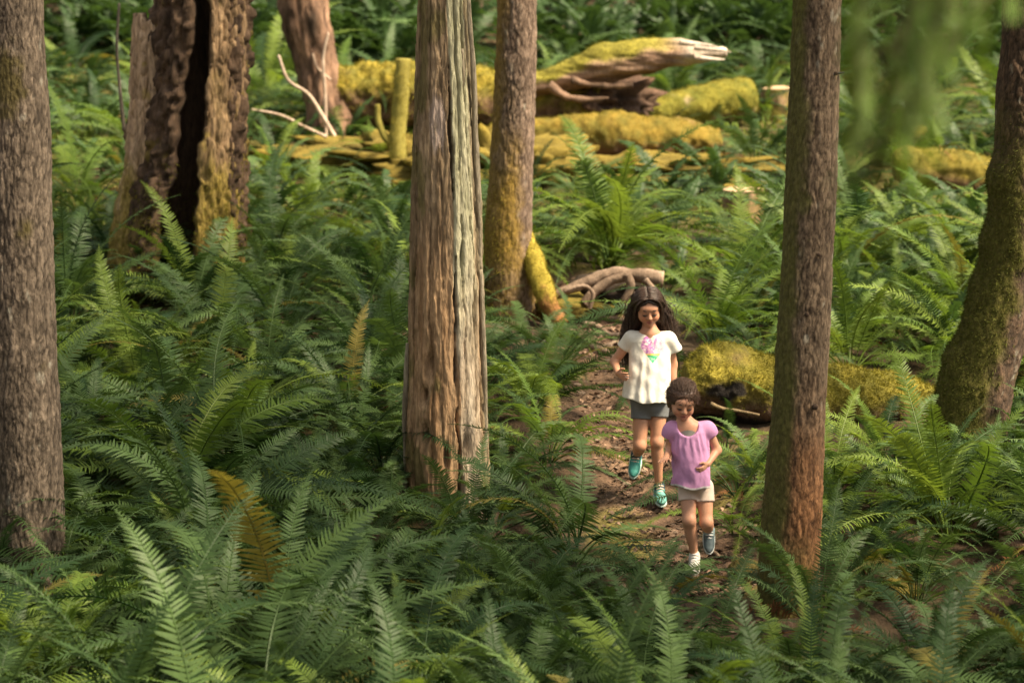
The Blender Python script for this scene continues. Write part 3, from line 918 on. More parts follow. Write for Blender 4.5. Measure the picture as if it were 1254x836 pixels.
V_, F_, C_ = blob('r', 77, 'soil', (.46, .35, .26), (.02, .014, .010), (.12, .07, .045), 34, .8, 3.5)
obj('root_clod', mesh_np('root_clod', V_, F_, 'soil', C_), RAISED, Vector(p) - RAISED.location)
Y2 = base_y(850, 158)
log_thing('fallen_log', 'short thick log furred with yellow green moss behind the big fern', [(783, 139, 8, -.3), (800, 137, 14, -.25), (840, 130, 20, -.1), (880, 124, 24, .05), (915, 120, 23, .15), (922, 119, 17, .17)], Y2,
          moss_log_col(430, ((.3, .22, .14), (.5, .38, .26)), ((.13, .135, .022), (.27, .235, .035)), -.9, -.5), log_disp(431, .05, .02), 60, 110, seed=43, tufts=(2200, .035, 'moss_fibre'), up_min=-.8)
Y3 = base_y(740, 196)
log_thing('fallen_log', 'low rotten log buried in orange moss behind the big fern', [(585, 170, 16, 0), (640, 168, 20, 0), (700, 166, 23, 0), (760, 167, 24, 0), (820, 170, 22, .1), (880, 172, 16, .2)], Y3,
          moss_log_col(440, ((.15, .08, .045), (.28, .16, .09)), ((.13, .115, .022), (.29, .20, .035)), -.7, .1), log_disp(441, .07, .03), 60, 120, seed=44, tufts=(1800, .03, 'moss_fibre'), up_min=-.4)
Y4 = base_y(1150, 236)
log_thing('fallen_log', 'thick mossy log under a small bright fern', [(1094, 205, 14, 0), (1110, 204, 22, 0), (1150, 208, 26, .05), (1190, 213, 24, .1), (1216, 216, 15, .1)], Y4,
          moss_log_col(450, ((.10, .06, .035), (.22, .13, .075)), ((.12, .11, .022), (.26, .20, .035)), -.6, .1), log_disp(451, .06, .025), 60, 90, seed=45, tufts=(2200, .03, 'moss_fibre'), up_min=-.3)
Y5 = base_y(1112, 196)
log_thing('fallen_log', 'stubby mossy log end propped on the thick mossy log', [(1085, 170, 10, 0), (1095, 169, 16, 0), (1118, 167, 17, 0), (1134, 166, 12, 0)], Y5,
          moss_log_col(460, ((.05, .03, .02), (.16, .10, .06)), ((.18, .15, .025), (.28, .22, .035)), -.3, .2), log_disp(461, .05, .02), 50, 60, seed=46, tufts=(2200, .03, 'moss_fibre'), up_min=-.2)

# banks of moss that join the logs
for px, py, rad, lab, sd in ((505, 196, (1.05, .40, .20), 'broad bank of golden moss behind the thin mossy pole', 471), (800, 214, (1.2, .4, .15), 'low bank of orange moss under the short thick log', 472), (600, 214, (.8, .4, .34), 'mossy hump between the snag and the golden mossed trunk', 473)):
    p = G(px, py)
    V_, F_, C_ = blob('bank', sd, 'moss', rad, (.05, .045, .018), (.27, .20, .035), 48, .75, 4.5)
    root = thing('moss_bank', lab, 'moss bank', p)
    obj('mound', mesh_np('mound', V_, F_, 'moss', C_), root)
    tuft_part(root, V_ + p, F_, 1500, .03, 'moss_fibre', sd, None, -.1)

# cut stumps
def cut_stump(label, l, rr, ytop, yb, Y, seed, moss):
    C, r = traced([(yb, l - 3, rr + 3), ((ytop + yb) / 2, l - 1, rr + 1), (ytop, l, rr)], Y)
    root = thing('cut_stump', label, 'stump', C[0])
    Q, q = rings(C, r, 99, .02, .1)
    V, F, col = sweep(Q, q, 60, (0, -1, 0), lambda P, T, S, N: .02 * fbm(P * np.array([14, 14, 4]), 3, seed),
                      lambda P, T, S, d: mix(mix((.14, .08, .05), (.30, .19, .12), np.clip(fbm(P * np.array([12, 12, 3]), 3, seed) + .5, 0, 1)), (.2, .17, .03), moss * sstep(-.1, .4, fbm(P * 7, 3, seed + 1) + .2)), caps=False)
    obj('trunk', mesh_np('trunk', V - C[0], F, 'wood', col), root)
    ring = V[-60:]
    c = ring.mean(0)
    RR = np.array([c + (ring - c) * k for k in (1.0, .75, .5, .25, .02)])
    RR[..., 2] += .01 + .012 * fbm(RR * 12, 2, seed + 4)
    RR[0, :, 2] = ring[:, 2]
    rd = np.broadcast_to(np.array([1, .75, .5, .25, 0])[:, None], (5, 60))
    cc = mix((.36, .23, .13), (.52, .37, .23), np.clip(np.sin(rd * 40) * .3 + .5 + .4 * fbm(RR * 10, 2, seed), 0, 1))
    obj('cut_face', mesh_np('cut_face', RR.reshape(-1, 3) - C[0], grid_faces(5, 60), 'wood', cc.reshape(-1, 3)), root)
cut_stump('mossy cut stump with pale orange sawn top at the edge of the clearing', 934, 972, 108, 150, base_y(952, 142) - .2, 500, .9)
cut_stump('low sawn stump with bright yellow top rising from the ferns', 886, 934, 232, 285, base_y(910, 270), 510, .35)

# ================================================================== roots over the trail
RT = thing('root_tangle', 'arched bare tree roots over a dark hollow at the top of the trail', 'roots', G(745, 384))
RC = ((.11, .075, .052), (.29, .21, .155))
Yk = base_y(740, 386)
for k, (pts, r0, r1) in enumerate([([(678, 362), (700, 352), (726, 342), (758, 335), (812, 342)], .03, .055), ([(716, 372), (730, 356), (748, 344), (768, 338)], .03, .045),
                                   ([(768, 336), (772, 352), (764, 372), (770, 390)], .035, .022), ([(690, 356), (715, 350), (726, 360), (722, 378)], .022, .018), ([(790, 342), (800, 356), (796, 376)], .03, .03)]):
    stick('root', '', pts, Yk - .05 * k, r0, r1, *RC, parent=RT, amp=.5, mat='bark')
V_, F_, C_ = blob('h', 78, 'soil', (.30, .22, .16), (.012, .009, .007), (.05, .035, .025), 20, .45, 2.5)  # near-black mass stands in for the shade under the root arch
obj('hollow_shade', mesh_np('hollow_shade', V_, F_, 'soil', C_), RT, Vector(at(748, 360, Yk + .28)) - RT.location)
V_, F_, C_ = blob('h', 79, 'moss', (.30, .2, .09), (.10, .08, .02), (.24, .19, .035), 20, .4, 2.5)
obj('moss_cushion', mesh_np('moss_cushion', V_, F_, 'moss', C_), RT, Vector(at(700, 374, Yk + .1)) - RT.location)

def ground_root(pts, rad, label):
    pp = np.array([G(a, b) for a, b in pts])
    n = 60
    C = catmull(pp, n)
    C[:, 2] = gz(C[:, 0], C[:, 1]) + rad * .35 + .012 * np.sin(np.linspace(0, 9, n)) - .05 * (np.linspace(-1, 1, n) ** 8)
    rr = rad * (1 - .45 * np.linspace(0, 1, n))
    V, F, col = sweep(C, rr, 14, (0, 0, 1), lambda P, T, S, N: .3 * rr[:, None] * fbm(P * 11, 3, 31),
                      lambda P, T, S, d: mix(*RC, np.clip(fbm(P * np.array([14, 14, 14]), 3, 33) + .5, 0, 1)))
    o = obj('exposed_root', mesh_np('exposed_root', V - C[0], F, 'bark', col), None, C[0])
    tag(o, label, 'root')
ground_root([(700, 384), (722, 380), (745, 386), (770, 392)], .040, 'thick bare root crossing the trail just below the root arch')
ground_root([(680, 402), (705, 405), (730, 420), (757, 432)], .036, 'long bare root running down the left edge of the trail')
ground_root([(698, 410), (722, 416), (742, 418), (764, 412)], .028, 'thin bare root between two thicker roots on the trail')
ground_root([(715, 392), (735, 396), (750, 404), (768, 408)], .030, 'crooked bare root stepping across the trail above the taller girl')
ground_root([(826, 668), (842, 664), (862, 668), (885, 676)], .022, 'low root across the trail at the smaller girl\'s feet')

# ================================================================== small things on the ground
def mound(name, label, px, py, rad, cat, c0, c1, seed, tufts=None, mat='moss', amp=.3):
    p = G(px, py)
    V, F, C = blob(name, seed, mat, rad, c0, c1, 22, amp, 2.0)
    root = thing(name, label, cat, p)
    obj('core', mesh_np('core', V, F, mat, C), root)
    if tufts: tuft_part(root, V + p, F, *tufts, seed, None, -.2)
mound('mossy_rock', 'small round mossy rock at the foot of the orange based fir', 914, 700, (.09, .09, .075), 'rock', (.07, .06, .018), (.15, .12, .03), 601, (9000, .016, 'moss_dark'))
mound('mossy_rock', 'moss capped lump showing between ferns right of the orange based fir', 1092, 728, (.14, .10, .10), 'rock', (.10, .085, .02), (.19, .155, .03), 602, (9000, .018, 'moss_fibre'))
mound('rotten_wood', 'crumbling red brown wood chunk half hidden by ferns', 1128, 768, (.09, .08, .09), 'wood chunk', (.07, .04, .025), (.2, .12, .075), 603, None, 'wood', .5)
SL = thing('split_log', 'splintered brown log end poking out of the ferns under the leaning mossy tree', 'log', G(1250, 690))
for k in range(5):
    stick('splinter', '', [(1222 + 3 * k, 648 + 9 * k), (1240, 650 + 9 * k), (1262, 653 + 8 * k), (1290, 655 + 9 * k)], G(1250, 690)[1] + .03 * (k % 2), .022, .03, (.12, .075, .045), (.34, .23, .15), parent=SL, amp=.6)
# ================================================================== sword ferns
def frond_np(seed, pairs=58, a0=72, a1=-25, bend=1.3, wmax=.082, side=0.0, low=False, curl=0.0, ragged=0.0):
    """one frond of unit length growing from the origin along +X and arching over; leaflets in pairs along the midrib"""
    rg = np.random.default_rng(seed)
    n = 26 if not low else 9
    s = np.linspace(0, 1, n)
    a = np.radians(a0 + (a1 - a0) * s ** bend)
    az = side * s ** 1.5
    ds = 1 / (n - 1)
    d = np.stack([np.cos(a) * np.cos(az), np.cos(a) * np.sin(az), np.sin(a)], -1)
    Pm = np.concatenate([[[0, 0, 0]], np.cumsum((d[1:] + d[:-1]) / 2 * ds, 0)])
    ip = lambda A, t: np.stack([np.interp(t, s, A[:, k]) for k in range(3)], -1)
    bag = Bag()
    rad = np.interp(s, [0, .15, 1], [.0055, .0045, .0010])
    V, F, _ = sweep(Pm, rad, 3 if low else 4, (0, 1, 0.001), None, None, False)
    bag.add(V, F)
    t = np.linspace(.13, .992, pairs)
    step = t[1] - t[0]
    w = wmax * np.clip((t - .06) / .2, 0, 1) ** .55 * np.clip(1 - ((t - .2) / .8) ** 2.4, 0, 1) ** .85 + .004
    T = ip(d, t); T /= np.linalg.norm(T, axis=1)[:, None]
    S = np.stack([-np.sin(az_i := np.interp(t, s, az)), np.cos(az_i), 0 * t], -1)
    roll = curl * np.sin(t * 3 + rg.random() * 6)
    N = np.cross(T, S)
    S, N = S * np.cos(roll)[:, None] + N * np.sin(roll)[:, None], N * np.cos(roll)[:, None] - S * np.sin(roll)[:, None]
    B = ip(Pm, t)
    for sg in (-1, 1):
        jit = rg.normal(0, .09, pairs)
        fw = np.interp(t, [.1, .5, 1], [.05, .28, .75]) + jit
        vee = np.interp(t, [.1, 1], [.18, .32]) + rg.normal(0, .12, pairs)
        dirp = S * (sg * np.cos(fw))[:, None] + T * np.sin(fw)[:, None]
        dirp = dirp * np.cos(vee)[:, None] + N * np.sin(vee)[:, None]
        ww = w * (1 + rg.normal(0, .06, pairs))
        if ragged:
            ww = ww * np.where(rg.random(pairs) < ragged, .15 + .4 * rg.random(pairs), 1)
        wd = step * (.36 if not low else .47) * np.clip(ww / wmax * 1.6, .35, 1)
        us, sh = ([0, .14, .55, .86, 1], [.55, 1, .72, .36, 0]) if not low else ([0, .4, 1], [.9, .9, 0])
        rows = []
        for u, q in zip(us, sh):
            c = B + (T * (sg * 0 + .002) ) + dirp * (ww * u)[:, None] + T * (.10 * ww * u * u)[:, None] - N * (.26 * ww * u * u)[:, None]
            if q > 0:
                tw = T * (wd * q)[:, None] + N * (wd * q * .25)[:, None]
                rows += [c - tw, c + tw]
            else:
                rows += [c]
        A = np.stack(rows, 1)
        m = A.shape[1]
        base = (np.arange(pairs) * m)[:, None]
        q4 = [[2 * k, 2 * k + 1, 2 * k + 3, 2 * k + 2] for k in range((m - 1) // 2 - 1)]
        F4 = np.concatenate([base + np.array(q)[None, :] for q in q4])
        F3 = base + np.array([[m - 3, m - 2, m - 1]])
        bag.add(A.reshape(-1, 3), [F4, F3])
    return bag

MIDRIB = []
FR = {'fern_green': [], 'fern_fresh': [], 'fern_dead': [], 'fern_yellow': []}
HAB = [(80, -5, 1.0), (78, -25, .95), (74, -40, .85), (68, -45, .75), (62, -42, .7), (75, -62, 1.0), (50, -38, .7), (82, 20, 1.1), (58, -30, .6), (40, -32, .7)]
for i, (a0, a1, b) in enumerate(HAB):
    for j in range(2):
        g = frond_np(100 + i * 7 + j, 54 + 6 * j, a0 + 3 * j, a1 - 6 * j, b, .068 + .012 * j, (-.35, .4)[j] * (.4 + .12 * i % .5), False, .25, .04)
        MIDRIB.append(g.V[0].reshape(-1, 4, 3).mean(1)[4::3])
        for m in ('fern_green', 'fern_fresh', 'fern_yellow'):
            FR[m].append(g.mesh('frond', m, False))
for i in range(5):
    g = frond_np(300 + i, 38, 45 - 12 * i, -50 - 5 * i, .8, .05, (-1) ** i * .5, False, 1.0, .35)
    FR['fern_dead'].append(g.mesh('dead_frond', 'fern_dead', False))
# habits sorted by how upright they are
UPRIGHT = [0, 1, 2, 3, 4, 5, 14, 15]
SPREAD = [4, 5, 6, 7, 8, 9, 10, 11, 16, 17]
LOW = [8, 9, 12, 13, 18, 19]

def make_fern(x, y, L, nf, label, group, rg, fresh=.15, dead=1.2, yellow=.02, lean=None, upright=.35, z=None):
    zz = gzq(x, y) if z is None else z
    root = thing('sword_fern', label, 'fern', (x, y, zz - .01), group)
    off = rg.random() * 6.28
    plant_fresh = rg.random() < fresh
    for k in range(nf):
        az = off + k * 2.39996 + rg.normal(0, .18)
        if lean is not None and rg.random() < .4:
            az = lean + rg.normal(0, .7)
        u = rg.random()
        v = (rg.choice(UPRIGHT) if u < upright else rg.choice(SPREAD) if u < .82 else rg.choice(LOW))
        m = 'fern_yellow' if rg.random() < yellow else ('fern_fresh' if plant_fresh and rg.random() < .8 or rg.random() < .06 else 'fern_green')
        o = bpy.data.objects.new('frond', FR[m][v])
        COL.objects.link(o)
        s = L * (.72 + .42 * rg.random())
        o.scale = (s, s * (.9 + .25 * rg.random()), s)
        rot = (rg.normal(0, .22), rg.normal(0, .16), az)
        if y < 13.6 and -1.2 < x < 2.6:                       # keep fronds from crossing the girls
            hit = True
            for _ in range(8):
                W = (MIDRIB[v] * s) @ np.array(Euler(rot).to_matrix()).T + [x, y, zz]
                qx, qy, _z = project(W)
                hit = ((qx > 732) & (qx < 900) & (qy > 350) & (qy < 622) & (W[:, 1] < 13.6)).any()
                if not hit: break
                rot = (rot[0], rot[1], rg.random() * 6.28)
            if hit:
                bpy.data.objects.remove(o); continue
        o.rotation_euler = rot
        o.location = (.03 * math.cos(az), .03 * math.sin(az), 0)
        o.parent = root
    for k in range(rg.poisson(dead)):
        o = bpy.data.objects.new('dead_frond', FR['fern_dead'][rg.integers(0, 5)])
        COL.objects.link(o)
        s = L * (.45 + .4 * rg.random())
        o.scale = (s, s, s)
        o.rotation_euler = (rg.normal(0, .3), rg.normal(.1, .2), rg.random() * 6.28)
        o.location = (0, 0, .03); o.parent = root
    return root

# what must stay in view: (left, top, right, bottom in photograph pixels, distance)
KEEP = [(742, 350, 888, 640, 13.3), (842, 590, 880, 690, 12.2), (838, 425, 1128, 490, Yn + .8), (928, 0, 1030, 712, Yr), (0, 0, 84, 650, Yl), (498, 0, 596, 555, Ys), (716, 395, 840, 560, 15.0),
        (1146, 0, 1254, 470, Ym), (134, 0, 300, 265, Yh), (592, 0, 662, 345, Yb), (338, 0, 436, 120, Yf), (400, 85, 900, 140, Yg + .3), (655, 45, 890, 150, Yg - .8), (785, 100, 972, 145, Y2), (886, 224, 936, 244, base_y(910, 270) + .25),
        (1092, 155, 1216, 222, Y4), (684, 334, 812, 388, Yk + .3), (440, 75, 506, 210, Yt + .3), (590, 148, 880, 182, Y3 + .3), (900, 655, 928, 690, 12.3), (1075, 700, 1120, 722, 11.9), (1228, 645, 1254, 672, 12.4)]
BASES = [(SNAG, .22), (HOLLOW, .55), (RIGHT_FIR, .2), (BACK_TREE, .3), (MOSS_TREE, .3)]
PTS = []

def blocked(x, y, L, slack=.5):
    zz = gzq(x, y)
    px, py, dz = project1(x, y, zz)
    S = FPX / dz
    for i, (kl, kt, kr, kb, kY) in enumerate(KEEP):
        w = (.85 if i < 3 else .75 if kY == Yk + .3 else .5) * L * S
        t, b = py - (.62 if i < 3 else slack) * L * S, py
        l, r_ = px - w, px + w
        if y < kY + .15 and l < kr and r_ > kl and t < kb and b > kt:
            return True
    return False

LANDMARKS = [
    ((project(np.array(at(40, 728, Yl)))[0], 0), at(40, 728, Yl), 'at the foot of the moss patched fir'),
    (0, at(546, 622, Ys), 'around the foot of the bare cracked snag'),
    (0, at(300, 620, base_y(300, 620)), 'between the moss patched fir and bare snag'),
    (0, at(300, 470, base_y(300, 470)), 'on the bank below the hollow stump'),
    (0, hb, 'close around the rotten hollow stump'),
    (0, at(660, 560, base_y(660, 560)), 'between the bare snag and the dirt trail'),
    (0, at(640, 470, base_y(640, 470)), 'on the trail edge below the golden mossed trunk'),
    (0, at(962, 742, Yr), 'at the foot of the orange based fir'),
    (0, at(1120, 660, base_y(1120, 660)), 'between the orange based fir and leaning mossy tree'),
    (0, at(980, 540, Yn), 'beside the near fallen log with the black patch'),
    (0, at(900, 380, base_y(900, 380)), 'between the near fallen log and root arch'),
    (0, at(1090, 340, base_y(1090, 340)), 'behind the near log, under the leaning mossy tree'),
    (0, at(430, 300, base_y(430, 300)), 'between the hollow stump and the bare snag'),
    (0, at(760, 250, base_y(760, 250)), 'in front of the low orange mossed log'),
    (0, at(900, 200, base_y(900, 200)), 'around the cut stumps and short mossy logs'),
    (0, at(600, 60, 27), 'on the hillside behind the long golden log'),
    (0, at(120, 90, 27), 'on the hillside behind the hollow stump'),
    (0, at(1120, 80, 27), 'on the hillside behind the thick mossy log'),
    (0, at(560, 800, base_y(560, 800)), 'in the front bank below the bare snag'),
    (0, at(860, 800, base_y(860, 800)), 'in the front bank where the trail ends'),
    (0, at(200, 800, base_y(200, 800)), 'in the front bank below the moss patched fir'),
    (0, at(1180, 800, base_y(1180, 800)), 'in the front bank right of the orange based fir'),
]
LM = np.array([q[1][:2] for q in LANDMARKS])
def fern_words(x, y, L, fresh):
    k = int(np.argmin(np.hypot((LM[:, 0] - x), (LM[:, 1] - y) * .8)))
    size = 'large' if L > 1.0 else 'small' if L < .72 else 'medium'
    w = LANDMARKS[k][2]
    return f'{size} green sword fern {w}', f'{size} ferns {w}'

rg = np.random.default_rng(42)
# ferns one can single out in the photograph: px, py of the root, frond length, number, label, fresh, upright
HERO = [
    (748, 328, 1.55, 62, 'big vase shaped fern with bright fronds above the root arch', 1.0, .3, None),
    (876, 430, 1.1, 26, 'tall upright fern behind the black patched end of the near fallen log', 1.0, .75, None),
    (700, 690, 1.08, 28, 'broad fern spreading over the trail edge between snag and smaller girl', .6, .3, None),
    (672, 566, .82, 24, 'fern pressing onto the trail just right of the snag', .3, .3, None),
    (648, 436, .74, 20, 'dark fern under the golden mossed trunk\'s root', .1, .3, None),
    (928, 592, .72, 18, 'short fern tucked between the near log and the orange based fir', .3, .4, None),
    (890, 552, .50, 14, 'small fern growing under the black patched side of the near log', .2, .4, None),
    (902, 650, .62, 16, 'low fern beside the small round mossy rock', .2, .3, None),
    (1080, 560, .75, 20, 'fern against the right end of the near log', .4, .4, None),
    (808, 742, .80, 18, 'fern with fronds crossing low in front of the smaller girl\'s feet', .2, .15, None),
    (905, 610, .82, 18, 'fern with drooping fronds between the smaller girl and the orange based fir', .2, .3, None),
    (575, 690, 1.0, 22, 'fern with long striped fronds right against the foot of the snag', .3, .5, None),
    (652, 508, .92, 26, 'dense dark fern on the left trail edge below the golden mossed trunk', .1, .4, None),
    (250, 345, .9, 18, 'fern with light arching fronds hiding the hollow stump\'s foot', .3, .4, None),
    (1040, 460, .95, 20, 'fern with pale fronds rising behind the middle of the near log', .8, .6, None),
    (1175, 395, 1.0, 20, 'fern with one tall curled frond leaning on the mossy tree', .5, .6, None),
    (925, 205, .9, 16, 'dark tuft of fern between the two cut stumps', .1, .7, None),
    (1150, 186, .45, 10, 'small bright fern growing on top of the thick mossy log', 1.0, .5, None),
    (1000, 780, .95, 18, 'fern with thin upright fronds just right of the orange fir foot', .2, .75, None),
    (455, 420, 1.0, 22, 'fern with broad blue green fronds left of the snag', .1, .6, None),
]
for px, py, L, nf, lab, fr, up, lean in HERO:
    p = G(px, py)
    zt = None
    if 'on top of' in lab:
        p = at(1150, 186, Y4); zt = p[2]
    make_fern(p[0], p[1], L, nf, lab, None, rg, fr, 1.0, .03, lean, up, zt)
    PTS.append((p[0], p[1], (.62 if L < 1.4 else 1.1) * L))

cands = []
tries = 0
NMAX = 306 - len(HERO)
out = []
PA = np.zeros((1500, 3))
PA[:len(PTS)] = PTS
def try_add(x, y, L, gap):
    if tdq(x, y) < .11 and y < 19: return False
    if len(PTS) and (np.hypot(PA[:len(PTS), 0] - x, PA[:len(PTS), 1] - y) < (gap + PA[:len(PTS), 2]) * .5).any(): return False
    zz = gzq(x, y)
    px, py, dz = project1(x, y, zz)
    S = FPX / dz
    if px < -.8 * L * S or px > 1254 + .8 * L * S or py - .85 * L * S > 830: return False
    for b, rr in BASES:
        if math.hypot(b.location.x - x, b.location.y - y) < rr + .12: return False
    if blocked(x, y, L): return False
    PA[len(PTS)] = (x, y, gap)
    out.append((x, y, L)); PTS.append((x, y, gap))
    return True
# dense near slope first, then the farther ground
for lo, hi, gap, quota, Ls in ((9.3, 14.0, .50, 135, (1.05, 1.45)), (14.0, 19.5, .56, 105, (.9, 1.3)), (19.5, 26.5, .95, 75, (.95, 1.5))):
    got = 0
    for _ in range(14000):
        y = lo + (hi - lo) * rg.random()
        x = (rg.random() - .5) * 2 * (.235 * y + .5)
        L = Ls[0] + (Ls[1] - Ls[0]) * rg.random()
        g = gap
        if try_add(x, y, L, g): got += 1
        elif rg.random() < .5 and try_add(x, y, L * .62, g * .7): got += 1
        if got >= quota or len(out) >= NMAX: break
print('ferns', len(out), flush=True)
for x, y, L in out:
    lab, grp = fern_words(x, y, L, 0)
    fr = .08 if y < 14.5 else .35
    nf = int((22 if y > 19 else 31) * (.75 + .5 * rg.random()))
    make_fern(x, y, L, nf, lab, grp, rg, fr, (4.5 if 'between the hollow' in lab else 1.8) if y < 19 else .8, .012 if y < 14 else .02, None, .30 if y < 15 else .34)

# a few reddish dead fronds standing in the bank
# ---- the farther hillside: one mass
fb = Bag()
low = [frond_np(700 + i, 15, a0, a1, b, .10, .2 * (i - 2), True) for i, (a0, a1, b) in enumerate([(72, -10, 1.2), (60, -25, 1.0), (50, -30, 1.0), (76, 15, 1.1)])]
lowm = [(np.concatenate(g.V), [np.concatenate(f) for f in g.F.values() if f]) for g in low]
cnt = 0
while cnt < 640:
    y = 26.5 + 20 * rg.random() ** 1.3
    x = (rg.random() - .5) * 2 * (.235 * y + 1)
    if any(math.hypot(qx - x, qy - y) < .8 for qx, qy, g in PTS[-90:]): continue
    z = gzq(x, y); L = .9 + .5 * rg.random()
    for k in range(13):
        V, F = lowm[rg.integers(0, 4)]
        a = k * 2.4 + rg.normal(0, .2); s = L * (.7 + .4 * rg.random())
        M = np.array(Euler((rg.normal(0, .25), rg.normal(0, .15), a)).to_matrix()) * s
        fb.add(V @ M.T + [x, y, z], F)
    cnt += 1
# past the individuals: smaller ferns filling the gaps of the middle ground, part of the same mass
mid = [frond_np(800 + i, 26, a0, a1, b, .085, .2 * (i - 2), True) for i, (a0, a1, b) in enumerate([(76, -30, .9), (64, -42, .7), (52, -36, .7), (78, -5, 1.0)])]
midm = [(np.concatenate(g.V), [np.concatenate(f) for f in g.F.values() if f]) for g in mid]
cnt = 0
for _ in range(6000):
    y = 12.6 + 14.5 * rg.random()
    x = (rg.random() - .5) * 2 * (.225 * y + .4)
    L = .55 + .35 * rg.random()
    if tdq(x, y) < .14 or blocked(x, y, L, .42): continue
    if (np.hypot(PA[:len(PTS), 0] - x, PA[:len(PTS), 1] - y) < np.maximum(.36, PA[:len(PTS), 2] * .55)).any(): continue
    PA[len(PTS)] = (x, y, .3); PTS.append((x, y, .3))
    z = gzq(x, y)
    for k in range(14):
        V, F = midm[rg.integers(0, 4)]
        a = k * 2.4 + rg.normal(0, .2); s = L * (.7 + .4 * rg.random())
        M = np.array(Euler((rg.normal(0, .25), rg.normal(0, .15), a)).to_matrix()) * s
        fb.add(V @ M.T + [x, y, z], F)
    cnt += 1
    if cnt >= 170: break
print('gap ferns', cnt, flush=True)
o = obj('hillside_ferns', fb.mesh('hillside_ferns', 'fern_green', False))
tag(o, 'mass of smaller ferns filling the gaps and the far hillside', 'ferns', kind='stuff')

# ---- low undergrowth: seedlings and grass in the mossy hollow and over the clearing behind
gb = Bag()
def sprig(x, y, L):
    z = gzq(x, y)
    for k in range(3):
        a = rg.random() * 6.28
        d = np.array([math.cos(a), math.sin(a), 0]); sd = np.array([-d[1], d[0], 0]) * .010 * (L / .1)
        b = np.array([x, y, z]); m = b + d * L * .35 + [0, 0, L * .7]; e = b + d * L * .95 + [0, 0, L * .7]
        gb.add(np.array([b - sd * .3, b + sd * .3, m + sd, m - sd, e]), [np.array([[0, 1, 2, 3]]), np.array([[3, 2, 4]])])
for _ in range(1500):
    p = G(1070 + rg.normal(0, 60), 300 + rg.normal(0, 26))
    if tdq(p[0], p[1]) > .3: sprig(p[0], p[1], .07 + .10 * rg.random())
for _ in range(9000):
    y = 17.5 + 10.5 * rg.random(); x = (rg.random() - .5) * 2 * (.225 * y + .3)
    if tdq(x, y) < .25 or vnoise(np.array([x * .9, y * .9, 0.]), 61) < -.15: continue
    sprig(x, y, .05 + .12 * rg.random())
o = obj('undergrowth', gb.mesh('undergrowth', 'grass', False))
tag(o, 'low bright green grass and seedlings over the mossy clearing', 'grass', kind='stuff')

# ---- fir added out of view on the right so its crown shades the front
for (x, y, sd) in ((5.2, 9.6, 31),):
    z = gzq(x, y)
    C = np.array([[x, y, z - .3], [x + .02, y, z + 2], [x, y + .05, z + 5], [x - .05, y, z + 9], [x, y, z + 14.5]]); r = np.array([.24, .19, .16, .11, .03])
    d = fir_disp(seed=sd)
    t, V, F4 = trunk_thing('fir_tree', 'tall unseen fir added for shade, standing ' + ('beside the young hemlock' if sd == 31 else 'behind the young hemlock, up the slope'), C, r, 60, .03, d, fir_col(d, (.05, .036, .027), (.2, .15, .115), sd), zsplit=z + 4)
    crown(t, np.array([x, y, z + 4.5]), 10, 2.9, sd, 1300)

# ================================================================== hemlock with a spray hanging close to the camera
hx, hy = 1.75, 4.4
HEM = thing('hemlock_tree', 'young hemlock whose soft needle sprays hang over the clearing', 'tree', (hx, hy, float(gz(hx, hy)) - .1))
hz = HEM.location.z
pp = np.array([[hx, hy, hz], [hx + .02, hy, hz + 1.5], [hx - .02, hy + .03, hz + 3.2], [hx, hy, hz + 5.5]])
V, F, C = sweep(catmull(pp, 90), np.linspace(.075, .015, 90), 24, (0, -1, 0), lambda P, T, S, N: .006 * fbm(P * np.array([30, 30, 10]), 3, 801),
                lambda P, T, S, d: mix((.08, .055, .04), (.2, .15, .11), np.clip(fbm(P * np.array([30, 30, 10]), 3, 802) + .5, 0, 1)))
obj('trunk', mesh_np('trunk', V - np.array(HEM.location), F, 'bark', C), HEM)

def hemlock_branch(pts, seed, twigs=26, tl=.20):
    rg = np.random.default_rng(seed)
    Pc = catmull(np.array(pts), 60)
    bag = Bag()
    V, F, _ = sweep(Pc, np.linspace(.010, .0025, 60), 6, (0.1, .2, 1), None, None)
    wood = Bag(); wood.add(V, F, (.12, .08, .05))
    def needles(A, n, wid):
        for i in range(n):
            u = i / n * (len(A) - 1); k = int(u)
            c = A[k] + (A[min(k + 1, len(A) - 1)] - A[k]) * (u - k)
            t = A[min(k + 1, len(A) - 1)] - A[max(k - 1, 0)]; t = t / (np.linalg.norm(t) + 1e-9)
            s = np.cross(t, [0, 0, 1]); s /= np.linalg.norm(s) + 1e-9
            for sg in (-1, 1):
                d = s * sg + t * .5 + rg.normal(0, .15, 3); d /= np.linalg.norm(d)
                L = wid * (.7 + .6 * rg.random())
                w = t * .0026
                bag.add(np.array([c - w, c + w, c + d * L + w * .6, c + d * L - w * .6]), np.array([[0, 1, 2, 3]]))
    for k in range(twigs):
        i = int(10 + 49 * k / twigs)
        c = Pc[i]; t = Pc[min(i + 1, 59)] - Pc[i - 1]; t /= np.linalg.norm(t)
        s = np.cross(t, [0, 0, 1]); s /= np.linalg.norm(s) + 1e-9
        d = s * (1 if k % 2 else -1) + t * .8 + rg.normal(0, .2, 3); d /= np.linalg.norm(d)
        L = tl * (1 - .5 * k / twigs) * (.7 + .5 * rg.random())
        A = np.array([c + d * L * u + [0, 0, -.35 * L * u * u] for u in np.linspace(0, 1, 8)])
        V, F, _ = sweep(A, np.linspace(.003, .001, 8), 4, (0.1, .2, 1), None, None)
        wood.add(V, F, (.12, .08, .05))
        needles(A, int(L / .0035), .011)
    needles(Pc[20:], 120, .012)
    b = obj('branch', wood.mesh('branch', 'bark'), HEM, -HEM.location)
    n = obj('needles', bag.mesh('needles', 'needle', False), b)
    n['kind'] = 'stuff'
hy2 = 4.2
tp = lambda px, py, Y: at(px, py, Y)
